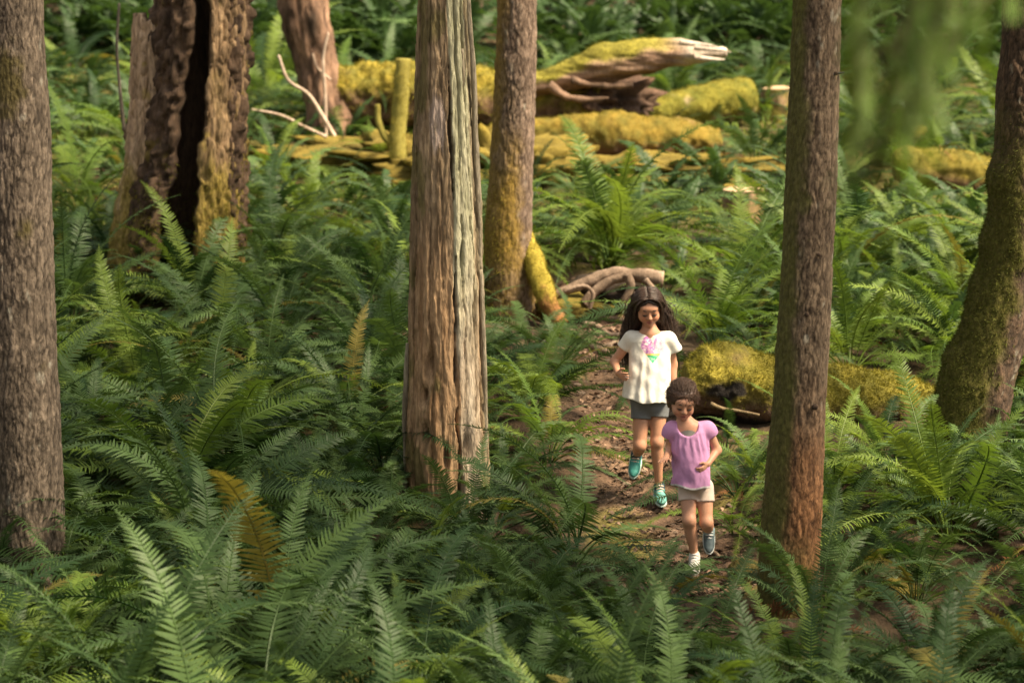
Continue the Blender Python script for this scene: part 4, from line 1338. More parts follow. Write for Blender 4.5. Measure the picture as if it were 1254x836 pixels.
hemlock_branch([(hx, hy, hz + 2.1), tp(1260, -150, hy2), tp(1140, -60, hy2), tp(1105, 50, hy2 - .05), tp(1085, 150, hy2 - .05), tp(1070, 225, hy2)], 1, 36, .19)
hemlock_branch([(hx, hy, hz + 2.0), tp(1280, -110, hy2 + .3), tp(1190, -50, hy2 + .2), tp(1130, 10, hy2 + .2), tp(1100, 70, hy2 + .15), tp(1098, 120, hy2 + .1)], 2, 26, .17)
hemlock_branch([(hx, hy, hz + 2.05), tp(1330, -100, hy2 - .2), tp(1250, -40, hy2 - .3), tp(1200, 10, hy2 - .3), tp(1170, 40, hy2 - .3)], 3, 26, .15)
hemlock_branch([(hx, hy, hz + 2.2), tp(1270, -190, hy2 + .1), tp(1170, -90, hy2 + .1), tp(1060, -10, hy2 + .1), tp(1050, 90, hy2 + .1), tp(1052, 160, hy2 + .1)], 4, 34, .15)
hemlock_branch([(hx, hy, hz + 2.0), tp(1270, -120, hy2 - .1), tp(1180, -40, hy2 - .15), tp(1140, 40, hy2 - .15), tp(1120, 110, hy2 - .15), tp(1110, 170, hy2 - .1)], 5, 30, .14)
for k in range(9):
    a = 2.2 * k + .5
    if math.cos(a) < -.2: a += math.pi
    z = hz + 2.4 + .3 * k
    q = np.array([hx, hy, z]); d = np.array([abs(math.cos(a)) * .8 + .1, math.sin(a) * .6, 0]); L = 1.0 - .07 * k
    hemlock_branch([q, q + d * L * .4 + [0, 0, .1], q + d * L * .75 + [0, 0, .02], q + d * L + [0, 0, -.25]], 10 + k, 14, .2)
# ================================================================== the two girls: smooth-blended volumes turned into continuous surfaces
class Vol:
    def __init__(s, lo, hi, h):
        s.lo = np.array(lo, float); s.h = h
        s.n = np.ceil((np.array(hi) - s.lo) / h).astype(int) + 1
        s.D = np.full(s.n, .5, np.float32)
        s.ax = [s.lo[k] + h * np.arange(s.n[k]) for k in range(3)]
    def sub(s, a, b, m):
        sl = []
        for k in range(3):
            i0 = int(np.clip(math.floor((a[k] - m - s.lo[k]) / s.h), 0, s.n[k]))
            i1 = int(np.clip(math.ceil((b[k] + m - s.lo[k]) / s.h) + 1, 0, s.n[k]))
            sl.append(slice(i0, i1))
        P = np.stack(np.meshgrid(*[s.ax[k][sl[k]] for k in range(3)], indexing='ij'), -1).astype(np.float32)
        return tuple(sl), P
    def _blend(s, sl, d, k, neg=False):
        A = s.D[sl]
        if A.size == 0: return
        if neg:
            d = -d
            hh = np.clip(.5 - .5 * (A - d) / k, 0, 1)
            s.D[sl] = A * (1 - hh) + d * hh + k * hh * (1 - hh)
        else:
            hh = np.clip(.5 + .5 * (d - A) / k, 0, 1)
            s.D[sl] = d * (1 - hh) + A * hh - k * hh * (1 - hh)
    def cone(s, a, b, ra, rb, k=.015, neg=False):
        a = np.array(a, float); b = np.array(b, float)
        m = max(ra, rb) + k + 3 * s.h
        sl, P = s.sub(np.minimum(a, b), np.maximum(a, b), m)
        ab = b - a
        t = np.clip(((P - a) @ ab) / (ab @ ab + 1e-9), 0, 1)
        d = np.linalg.norm(P - a - t[..., None] * ab, axis=-1) - (ra + (rb - ra) * t)
        s._blend(sl, d, k, neg)
    def ell(s, c, r, k=.015, M=None, neg=False):
        c = np.array(c, float); r = np.array(r, float)
        m = k + 3 * s.h
        e = r.max()
        sl, P = s.sub(c - e, c + e, m)
        q = P - c
        if M is not None: q = q @ M              # rows of M.T are the local axes
        k0 = np.linalg.norm(q / r, axis=-1); k1 = np.linalg.norm(q / (r * r), axis=-1) + 1e-6
        s._blend(sl, k0 * (k0 - 1) / k1, k, neg)
    def loft(s, rings_, k=.015, fold=None):
        """rings (z, cx, cy, rx, ry) from top to bottom"""
        A = np.array(sorted(rings_))
        lo = [(A[:, 1] - A[:, 3]).min(), (A[:, 2] - A[:, 4]).min(), A[0, 0]]
        hi = [(A[:, 1] + A[:, 3]).max(), (A[:, 2] + A[:, 4]).max(), A[-1, 0]]
        sl, P = s.sub(lo, hi, .04)
        z = P[..., 2]
        cx, cy, rx, ry = (np.interp(z, A[:, 0], A[:, j]) for j in (1, 2, 3, 4))
        x, y = P[..., 0] - cx, P[..., 1] - cy
        if fold is not None:
            f = fold(np.arctan2(x, -y), z, P)
            rx = rx + f; ry = ry + f
        e = np.sqrt((x / rx) ** 2 + (y / ry) ** 2) + 1e-6
        d = (e - 1) * np.minimum(rx, ry) * .9
        d = np.maximum(d, np.maximum(A[0, 0] - z, z - A[-1, 0]))
        s._blend(sl, d, k)
    def cut(s, p, n):
        """throw away what lies beyond the plane through p with outward normal n"""
        n = np.array(n, float) / np.linalg.norm(n)
        P = np.stack(np.meshgrid(*s.ax, indexing='ij'), -1)
        s.D = np.maximum(s.D, ((P - np.array(p)) @ n).astype(np.float32))
    def mesh(s):
        D = s.D
        D[[0, -1]] = .5; D[:, [0, -1]] = .5; D[:, :, [0, -1]] = .5
        I = D < 0
        c = [I[i:i + D.shape[0] - 1, j:j + D.shape[1] - 1, k:k + D.shape[2] - 1] for i in (0, 1) for j in (0, 1) for k in (0, 1)]
        tot = sum(x.astype(np.int8) for x in c)
        cells = np.argwhere((tot > 0) & (tot < 8))
        idx = np.full(np.array(D.shape) - 1, -1, np.int64)
        idx[tuple(cells.T)] = np.arange(len(cells))
        acc = np.zeros((len(cells), 3)); cntr = np.zeros(len(cells))
        offs = [(i, j, k) for i in (0, 1) for j in (0, 1) for k in (0, 1)]
        for a in offs:
            for ax in range(3):
                if a[ax]: continue
                b = list(a); b[ax] = 1
                da = D[tuple((cells + a).T)]; db = D[tuple((cells + b).T)]
                on = (da < 0) != (db < 0)
                t = np.where(on, da / (da - db + 1e-12), 0)
                p = np.array(a, float)[None] + np.zeros((len(cells), 3)); p[:, ax] += t
                acc[on] += p[on]; cntr[on] += 1
        V = s.lo + (cells + acc / cntr[:, None]) * s.h
        Fs = []
        for ax in range(3):
            o1, o2 = (ax + 1) % 3, (ax + 2) % 3
            sa = [slice(1, -1)] * 3; sb = [slice(1, -1)] * 3
            sa[ax] = slice(0, -1); sb[ax] = slice(1, None)
            A, B = I[tuple(sa)], I[tuple(sb)]
            for flip in (False, True):
                e = np.argwhere((A & ~B) if not flip else (~A & B))
                if not len(e): continue
                e = e + 1; e[:, ax] -= 1
                q = []
                for (u, v) in ((0, 0), (-1, 0), (-1, -1), (0, -1)):
                    w = e.copy(); w[:, o1] += u; w[:, o2] += v
                    q.append(idx[tuple(w.T)])
                f = np.stack(q, -1)
                Fs.append(f[:, ::-1] if flip else f)
        F = np.concatenate(Fs)
        F = F[(F >= 0).all(1)]
        for _ in range(2):                                   # light smoothing
            S = np.zeros_like(V); n = np.zeros(len(V))
            for a, b in ((0, 1), (1, 2), (2, 3), (3, 0)):
                np.add.at(S, F[:, a], V[F[:, b]]); np.add.at(n, F[:, a], 1)
                np.add.at(S, F[:, b], V[F[:, a]]); np.add.at(n, F[:, b], 1)
            V = V * .55 + .45 * S / np.maximum(n, 1)[:, None]
        return V, F

def nrm(v):
    v = np.asarray(v, float); return v / (np.linalg.norm(v) + 1e-12)

class Head:
    """head frame: x to the picture right, f out of the face, u up; placed by the point between the eyes"""
    def __init__(s, eye, pitch, yaw, roll, sc):
        s.sc = sc
        M = Euler((pitch, 0, yaw), 'XYZ').to_matrix() @ Matrix.Rotation(roll, 3, 'Y')
        s.M = np.array(M)                        # columns: local axes (x, y back, z up)
        s.o = np.array(eye) - s.M @ (np.array([0, -.094, .094]) * sc)
    def p(s, x, y, z): return s.o + s.M @ (np.array([x, y, z]) * s.sc)
    def inv(s, P): return ((P - s.o) @ s.M) / s.sc

def add_head(v, H):
    c = H.sc; M = H.M
    E = lambda p, r, k=.012, neg=False: v.ell(H.p(*p), np.array(r) * c, k * c, M, neg)
    E((0, .012, .122), (.074, .090, .080), .02)
    E((0, -.030, .068), (.058, .062, .066), .03)
    E((0, -.070, .024), (.022, .022, .020), .025)
    for sg in (-1, 1):
        E((.034 * sg, -.060, .062), (.026, .030, .026), .025)
        E((.078 * sg, .012, .088), (.009, .018, .028), .008)
        E((.031 * sg, -.104, .096), (.017, .012, .011), .016, True)
        E((.030 * sg, -.079, .094), (.016, .014, .012), .008)
    E((0, -.072, .124), (.050, .022, .020), .03)
    v.cone(H.p(0, -.092, .098), H.p(0, -.106, .073), .007 * c, .0105 * c, .012 * c)
    for sg in (-1, 1): E((.010 * sg, -.099, .069), (.008, .009, .007), .008)
    E((0, -.091, .048), (.020, .010, .0065), .008)
    E((0, -.089, .037), (.017, .010, .0075), .008)

def face_col(V, H, col, lip):
    q = H.inv(V)
    x, y, z = q[:, 0], q[:, 1], q[:, 2]
    fr = y < -.055
    ck = np.exp(-((np.abs(x) - .036) / .018) ** 2 - ((z - .062) / .02) ** 2) * fr
    col = mix(col, col * np.array([1.18, .86, .80]), ck * .7)
    lp = sstep(1.15, .8, np.hypot(x / .021, (z - .0425) / .0125)) * fr
    col = mix(col, lip, lp * .8)
    ln = sstep(1.1, .6, np.hypot(x / .019, (z - .0425) / .0028)) * fr
    col = mix(col, (.12, .03, .025), ln * .8)
    sk = np.exp(-((np.abs(x) - .030) / .017) ** 2 - ((z - .103) / .010) ** 2) * fr
    col = mix(col, col * np.array([.78, .70, .68]), sk * .6)
    nz = np.exp(-((np.abs(x) - .008) / .005) ** 2 - ((z - .064) / .004) ** 2) * (y < -.085)
    return mix(col, col * .45, nz * .8)

def add_hand(v, w, d, side, nrml, L=.105, curl=.5, spread=.12, sc=1.0):
    """w wrist, d along the hand, side towards the thumb, nrml out of the back of the hand"""
    d, nrml = nrm(d), nrm(nrml)
    side = nrm(np.asarray(side) - d * np.dot(side, d)); nrml = nrm(np.cross(d, side)) * np.sign(np.dot(np.cross(d, side), nrml) + 1e-9)
    M = np.stack([side, nrml, d], -1)
    v.ell(w + d * .030 * sc, np.array([.026, .012, .036]) * sc, .008, M)
    for k in range(4):
        off = (.019 - .0125 * k) * sc
        Lf = (.046, .052, .049, .038)[k] * sc
        b = w + d * .055 * sc + side * off
        dd = nrm(d + side * spread * (1.2 - .8 * k))
        a1 = curl * .55; a2 = curl * 1.5; a3 = curl * 2.3
        dirs = [nrm(dd * math.cos(a) - nrml * math.sin(a)) for a in (a1, a2, a3)]
        p0 = b
        for j, (fr, ra) in enumerate(((.44, .0068), (.32, .0062), (.24, .0055))):
            p1 = p0 + dirs[j] * Lf * fr
            v.cone(p0, p1, ra * sc, (ra - .0005) * sc, .003)
            p0 = p1
    b = w + d * .018 * sc + side * .020 * sc
    p1 = b + nrm(side * .8 + d * .75 - nrml * .25) * .026 * sc
    p2 = p1 + nrm(side * .25 + d - nrml * (.2 + curl * .4)) * .024 * sc
    v.cone(b, p1, .009 * sc, .0078 * sc, .006); v.cone(p1, p2, .0075 * sc, .0062 * sc, .004)

def limb(v, a, b, ra, rb, bulge=None, k=.02):
    v.cone(a, b, ra, rb, k)
    if bulge:
        t, off, r = bulge
        c = a + (b - a) * t + np.array(off)
        ax = nrm(b - a); x = nrm(np.cross(ax, [0, 1, .01])); y = np.cross(ax, x)
        v.ell(c, (r, r, r * 2.6), .03, np.stack([x, y, ax], -1))

def make_shoe(root, base, ankle, toe_dir, up, L, sc, col, sole_c, lace_c, collar=None):
    """a low sports shoe: upper, sole and laces; ankle is the joint, toe_dir along the foot"""
    f = nrm(toe_dir); up = nrm(np.asarray(up) - f * np.dot(up, f)); s = np.cross(f, up)
    M = np.stack([s, f, up], -1)
    heel = ankle - up * .052 * sc - f * .035 * sc
    loc = lambda a, b, c: heel + s * a * sc + f * b * sc + up * c * sc
    lo = np.min([loc(a, b, c) for a in (-.06, .06) for b in (-.05, L / sc + .05) for c in (-.05, .12)], 0)
    hi = np.max([loc(a, b, c) for a in (-.06, .06) for b in (-.05, L / sc + .05) for c in (-.05, .12)], 0)
    v = Vol(lo, hi, .004)
    l = L / sc
    v.ell(loc(0, .042, .030), np.array([.030, .046, .034]) * sc, .02, M)
    v.ell(loc(0, l * .62, .020), np.array([.036, l * .38, .024]) * sc, .03, M)
    v.cone(loc(0, l * .24, .060), loc(0, l * .62, .030), .030 * sc, .020 * sc, .02)
    v.cone(loc(0, .034, .045), loc(0, .036, .070), .030 * sc, .029 * sc, .02)
    V, F = v.mesh()
    q = (V - heel) @ M / sc
    cc = np.broadcast_to(np.array(col), V.shape).copy()
    cc *= (1 + .25 * vnoise(q * 70, 3))[:, None]
    if collar is not None:
        cc = mix(cc, collar, sstep(.050, .060, q[:, 2]) * (q[:, 1] < l * .42))
    cc = mix(cc, np.array(col) * .5, sstep(.5, .8, np.sin(q[:, 1] * 110 + q[:, 2] * 60)) * (q[:, 2] < .035) * .5)
    sh = obj('shoe', mesh_np('shoe', V - base, F, 'shoe', cc), root)
    v = Vol(lo, hi, .004)
    v.ell(loc(0, .045, .0), np.array([.035, .052, .014]) * sc, .012, M)
    v.ell(loc(0, l * .6, .0), np.array([.040, l * .43, .014]) * sc, .03, M)
    V, F = v.mesh()
    obj('sole', mesh_np('sole', V - base, F, 'shoe', np.broadcast_to(np.array(sole_c), V.shape)), sh)
    b = Bag()
    for k in range(4):
        t = l * (.36 + .075 * k); z = .088 - .0130 * k
        pts = np.array([loc(-.022, t - .004, z - .012), loc(0, t + .004, z), loc(.022, t - .004, z - .012)])
        VV, FF, _ = sweep(catmull(pts, 8), np.full(8, .0058 * sc), 5, M[:, 1])
        b.add(VV - base, FF, lace_c)
    obj('laces', b.mesh('laces', 'shoe'), sh)

def hair_strands(paths, r0=.0022, r1=.0008, ns=4):
    b = Bag()
    for P in paths:
        n = len(P)
        V, F, _ = sweep(P, np.interp(np.linspace(0, 1, n), [0, .3, 1], [r0, r0, r1]), ns, (.31, -.9, .27), None, None)
        b.add(V, F)
    return b

def small_tube(name, pts, r, root, col, mat='skin'):
    n = 10
    V, F, C = sweep(catmull(np.array(pts), n), r * np.sin(np.linspace(.35, 2.8, n)), 6, (0, -.2, 1), None, lambda P, a, b, c: np.broadcast_to(np.array(col), P.shape))
    return obj(name, mesh_np(name, V, F, mat, C), root)

def face_parts(root, base, H, brow_c):
    for sg in (-1, 1):
        f = lambda x, y, z: H.p(x * sg, y, z) - base
        small_tube('eyebrow', [f(.014, -.093, .115), f(.028, -.093, .120), f(.046, -.081, .115)], .0040 * H.sc, root, brow_c)
        Vv, Fv, Cv = blob('e', 5, 'skin', np.array((.0115, .0045, .0050)) * H.sc, (.018, .011, .009), (.03, .018, .013), 8, .02)
        obj('eye', mesh_np('eye', Vv @ H.M.T + f(.030, -.0925, .0895), Fv, 'skin', Cv), root)
        small_tube('eyelashes', [f(.015, -.093, .091), f(.024, -.096, .087), f(.034, -.094, .0865), f(.045, -.084, .091)], .0038 * H.sc, root, (.02, .012, .01))

# ------------------------------------------------------------------ taller girl
def taller_girl():
    B = G(807, 613); B[2] = gzq(B[0], B[1]) + .006
    Y0 = B[1]
    g = lambda px, py, yo=0.0: at(px, py, Y0 + yo)
    root = thing('person', 'taller girl in white heart T-shirt and grey shorts striding down the trail', 'person', B)
    H = Head(g(795.5, 385.5, -.07), R(20), R(3), R(-2), .94)
    v = Vol(B + [-.34, -.28, -.02], B + [.2, .40, 1.28], .0042)
    add_head(v, H)
    neck = g(796, 408, .02); chest = g(796, 436, .03); pel = g(796, 487, .04)
    v.cone(H.p(0, .02, .03), neck, .034, .038, .025)
    v.cone(neck, g(796, 418, .03), .04, .06, .04)
    v.cone(chest, pel, .085, .085, .05)
    shR, shL = g(773, 414, .03), g(819, 415, .03)
    v.cone(shR, shL, .036, .036, .04)
    elR, wrR = g(752.5, 443, .06), g(757, 457, -.06)
    v.cone(shR, elR, .031, .025, .02); v.cone(elR, wrR, .025, .0175, .015)
    add_hand(v, wrR, g(765, 462.5, -.14) - wrR, (.15, -.5, .8), (-.4, -.3, .8), curl=.55, sc=.92)
    elL, wrL = g(824, 446, .07), g(825, 474, .03)
    v.cone(shL, elL, .031, .025, .02); v.cone(elL, wrL, .025, .0175, .015)
    add_hand(v, wrL, (0, -.15, -1), (-.1, -1, 0), (1, 0, 0), curl=.35, sc=.92)
    hpL, knL, anL = g(807, 490, .04), g(804.5, 541, -.01), g(807, 598, .03)
    limb(v, hpL, knL, .056, .036); limb(v, knL, anL, .033, .0215, (.30, (0, .014, 0), .028))
    v.ell(knL + [0, -.010, 0], (.026, .025, .028), .02)
    v.cone(anL, anL + np.array([0, -.05, -.045]), .020, .014, .015)
    hpR, knR, anR = g(786, 490, .04), g(783.5, 545, -.02), g(779.5, 556, .20)
    limb(v, hpR, knR, .055, .036); limb(v, knR, anR, .033, .0215, (.35, (0, 0, -.012), .028))
    v.ell(knR + [0, -.010, 0], (.027, .026, .028), .02)
    fR = nrm(g(775, 579, .14) - g(779, 556, .24))
    v.cone(anR, anR + fR * .05, .020, .012, .015)
    V, F = v.mesh()
    col = np.broadcast_to(np.array((.48, .245, .150)), V.shape) * (1 + .08 * fbm(V * 9, 3, 5))[:, None]
    col = face_col(V, H, col, (.36, .11, .09))
    obj('body', mesh_np('body', V - B, F, 'skin', col), root)
    face_parts(root, B, H, (.035, .02, .014))
    # T-shirt
    zt, zh = g(796, 402, .02)[2], g(790, 490, -.03)[2]
    s = Vol(B + [-.25, -.24, zh - B[2] - .04], B + [.22, .28, zt - B[2] + .08], .0036)
    def fold(th, z, P):
        t = np.clip((zt - z) / (zt - zh), 0, 1)
        w = .0055 * t ** 1.2 * np.sin(th * 5 + 3 * vnoise(np.stack([th * 1.3, z * 5, 0 * z], -1), 4) + 8 * t * np.sin(th))
        return w + .006 * fbm(np.stack([th * 2.2, z * 10, 0 * z], -1), 4, 8) + .0008 * fbm(P * 45, 3, 12) + .002 * np.sin(z * 70 + th * 5) * np.exp(-((t - .55) / .25) ** 2)
    def ring(px, py, wpx, ry, yo):
        c = g(px, py, yo); return (c[2], c[0], c[1], wpx / 215., ry)
    s.loft([ring(796, 408, 19, .06, .035), ring(796, 416, 24, .075, .035), ring(796, 430, 25, .088, .03), ring(795, 450, 26.5, .105, .02), ring(792, 470, 28, .125, .015), ring(790, 484, 29, .14, .01), ring(789.5, 491, 29, .142, .01)], .03, fold)
    for sh, e, tip in ((shR, elR, g(764, 424, .045)), (shL, elL, g(827, 427, .045))):
        s.cone(sh, tip, .037, .039, .02)
    s.cone(shR, shL, .038, .038, .03)
    # necks and sleeve ends cut open
    s.ell(H.p(0, -.01, -.012), (.066, .07, .046), .006, None, True)
    P = np.stack(np.meshgrid(*s.ax, indexing='ij'), -1)
    far = (P - (g(764, 424, .045) + nrm(elR - shR) * .012)) @ nrm(nrm(elR - shR) + np.array([-.25, 0, -.2]))
    s.D = np.where((P[..., 0] < shR[0] - .012) & (P[..., 2] > zh + .13), np.maximum(s.D, far), s.D).astype(np.float32)
    dn = nrm(elL - shL) + np.array([.25, 0, -.25])
    far = (P - (g(827, 427, .045) + nrm(elL - shL) * .012)) @ nrm(dn)
    s.D = np.where((P[..., 0] > shL[0] + .012) & (P[..., 2] > zh + .13), np.maximum(s.D, far), s.D).astype(np.float32)
    zc = P[..., 2] - (zh + .006 * np.sin(P[..., 0] * 40) + .10 * (B[0] - .06 - P[..., 0]))
    s.D = np.maximum(s.D, -zc).astype(np.float32)
    V, F = s.mesh()
    px, py, _ = project(V)
    c = np.broadcast_to(np.array((.70, .67, .60)), V.shape).copy()
    front = V[:, 1] < Y0 + .02
    u = (px - 799.5) / 14.5; w = (py - 428) / 16.5
    heart = (w > -1) & (w < 1.12) & (np.abs(u) < np.where(w < -.15, np.sqrt(np.clip(1 - ((np.abs(u) - .5) / .5) ** 2, 0, 1)) * 0 + 1, np.clip(1 - (w + .15) / 1.2, 0, 1)))
    lobes = (w < -.15) & ((w + .15) ** 2 / .72 + ((np.abs(u) - .5) / .5) ** 2 < 1)
    heart = (heart & (w >= -.15)) | lobes
    heart &= front
    sp = vnoise(np.stack([px * .55, py * .55, 0 * px], -1), 3)
    sp2 = vnoise(np.stack([px * .9, py * .9, 0 * px], -1), 6)
    pink = mix((.62, .30, .48), (.42, .17, .42), sstep(-.2, .4, sp))
    pale = mix((.74, .52, .56), (.66, .34, .44), sstep(.1, .5, sp2))
    pc = np.where(((u + .25 * w) < .15)[:, None], pink, pale)
    pc = np.where(((sp2 > .45) & (u < .2))[:, None], np.array((.75, .68, .66)), pc)
    pc = np.where((w > .30)[:, None], np.array((.72, .55, .12)), pc)
    pc = np.where((w > .42)[:, None], mix((.06, .42, .20), (.30, .58, .40), sstep(-.1, .5, sp)), pc)
    c = np.where(heart[:, None], pc, c)
    obj('shirt', mesh_np('shirt', V - B, F, 'cloth', c), root)
    # shorts
    s = Vol(np.minimum(B + [-.25, -.2, .35], hpR - .2), B + [.22, .28, .72], .004)
    s.cone(pel + [0, 0, .03], pel + [0, 0, -.02], .098, .098, .03)
    s.ell(pel, (.108, .098, .08), .02)
    eL = hpL + (knL - hpL) * .40; eR = hpR + (knR - hpR) * .42
    s.cone(hpL, eL, .064, .058, .022); s.cone(hpR, eR, .063, .058, .022)
    P = np.stack(np.meshgrid(*s.ax, indexing='ij'), -1)
    mid = (hpL[0] + hpR[0]) / 2
    for a, b, left in ((hpL, eL, False), (hpR, eR, True)):
        n = nrm(b - a)
        far = (P - b) @ n
        sel = P[..., 0] < mid if left else P[..., 0] >= mid
        s.D = np.where(sel, np.maximum(s.D, far), s.D).astype(np.float32)
    V, F = s.mesh()
    c = np.broadcast_to(np.array((.155, .16, .165)), V.shape) * (1 + .2 * fbm(V * 30, 3, 9))[:, None]
    obj('shorts', mesh_np('shorts', V - B, F, 'cloth', c), root)
    # shoes
    TEAL, SO, LA = (.06, .30, .27), (.42, .55, .52), (.62, .50, .42)
    make_shoe(root, B, anL + [0, .005, .004], (.10, -1, -.28), (0, -.28, 1), .172, .92, (.12, .34, .31), SO, LA, (.03, .06, .08))
    make_shoe(root, B, anR, fR, nrm(np.cross((1, 0, 0), fR)) * -1, .172, .92, TEAL, SO, LA, (.03, .06, .08))
    # hair
    h = Vol(H.o + [-.22, -.16, -.22], H.o + [.24, .24, .28], .0045)
    E = lambda p, r, k=.02, neg=False: h.ell(H.p(*p), np.array(r) * H.sc, k, H.M, neg)
    E((0, .012, .125), (.083, .101, .085))
    E((-.062, .055, .06), (.035, .05, .10), .03); E((.064, .055, .06), (.037, .05, .10), .03)
    E((0, .07, .03), (.08, .045, .12), .03)
    h.cone(H.p(-.07, .055, .06), g(770, 424, .10), .034, .018, .03)
    h.cone(H.p(.07, .055, .06), g(820, 416, .11), .034, .016, .03)
    h.cone(H.p(0, .08, .04), g(796, 436, .13), .06, .04, .03)
    E((0, -.094, .066), (.060, .072, .096), .008, True)
    P = np.stack(np.meshgrid(*h.ax, indexing='ij'), -1)
    h.D = h.D + (.004 * vnoise(P * np.array([90, 90, 18]), 35)).astype(np.float32)
    V, F = h.mesh()
    hb_ = Bag(); hb_.add(V, F)
    rg = np.random.default_rng(3)
    paths = []
    for k in range(2300):
        a = rg.uniform(-1, 1)
        sg = 1 if a > 0 else -1
        st = rg.uniform(-.055, .07)
        x0 = .006 * sg
        e_az = abs(a)
        st = st - .02; p0 = (x0 - .006, st, .212 - 3.2 * (st - .01) ** 2)
        wid = .086 + .006 * rg.random()
        p1 = (sg * wid * .64, st * .9 + .008, .192 - 2.0 * (st - .01) ** 2 )
        p2 = (sg * wid * 1.03, st * .45 + .022, .120)
        p3 = (sg * (.085 + .02 * e_az), .045 + .03 * rg.random(), .045)
        tx, ty = (768 + rg.normal(4, 6), 430 + rg.normal(0, 13)) if sg < 0 else (820 + rg.normal(-2, 7), 424 + rg.normal(0, 14))
        if rg.random() < .35: tx = 795 + rg.normal(0, 14)
        p5 = g(tx, ty, .08 + .07 * rg.random())
        P3 = H.p(*p3)
        p4 = P3 * .5 + p5 * .5 + rg.normal(0, .010, 3) + np.array([.010 * sg, .01, 0])
        pts = np.array([H.p(*p0), H.p(*p1), H.p(*p2), P3, p4, p5]) + rg.normal(0, .003, (6, 3)) * np.array([.6, .8, 1, 1.6, 2.6, 3.5])[:, None]
        paths.append(catmull(pts, 20))
    for k in range(170):                                     # flyaway hairs lifted by the stride
        sg = -1 if rg.random() < .4 else 1
        a = H.p(sg * (.06 + .02 * rg.random()), .03 + .04 * rg.random(), .06 + .12 * rg.random())
        e = g(796 + sg * (20 + 11 * rg.random()), 395 + 45 * rg.random(), .05 + .10 * rg.random())
        m = (a + e) / 2 + rg.normal(0, .014, 3) + np.array([sg * .022, 0, .008])
        paths.append(catmull(np.array([a, m, e, e + rg.normal(0, .015, 3) + [sg * .01, 0, -.012]]), 16))
    for k in range(420):                                     # locks framing the face
        sg = -1 if k % 2 else 1
        a = rg.random()
        y0 = -.086 + .05 * a
        pts = np.array([H.p(-.014 + .004 * rg.normal(), y0 + .012, .206 - .35 * max(0, -.045 - y0)), H.p(sg * .040, y0 + .004, .186), H.p(sg * (.068 + .004 * rg.random()), y0 + .018, .145), H.p(sg * (.080 + .006 * rg.random()), y0 + .045, .09),
                        H.p(sg * (.082 + .012 * rg.random()), y0 + .065, .02), H.p(sg * (.085 + .03 * rg.random()), y0 + .10, -.05 - .05 * rg.random())]) + rg.normal(0, .002, (6, 3))
        paths.append(catmull(pts, 18))
    q = hair_strands(paths, .0017, .0007)
    hb_.add(np.concatenate(q.V), [np.concatenate(f) for f in q.F.values() if f])
    me = hb_.mesh('hair', 'hair_dark')
    o = obj('hair', me, root, Vector(-B))
    return root

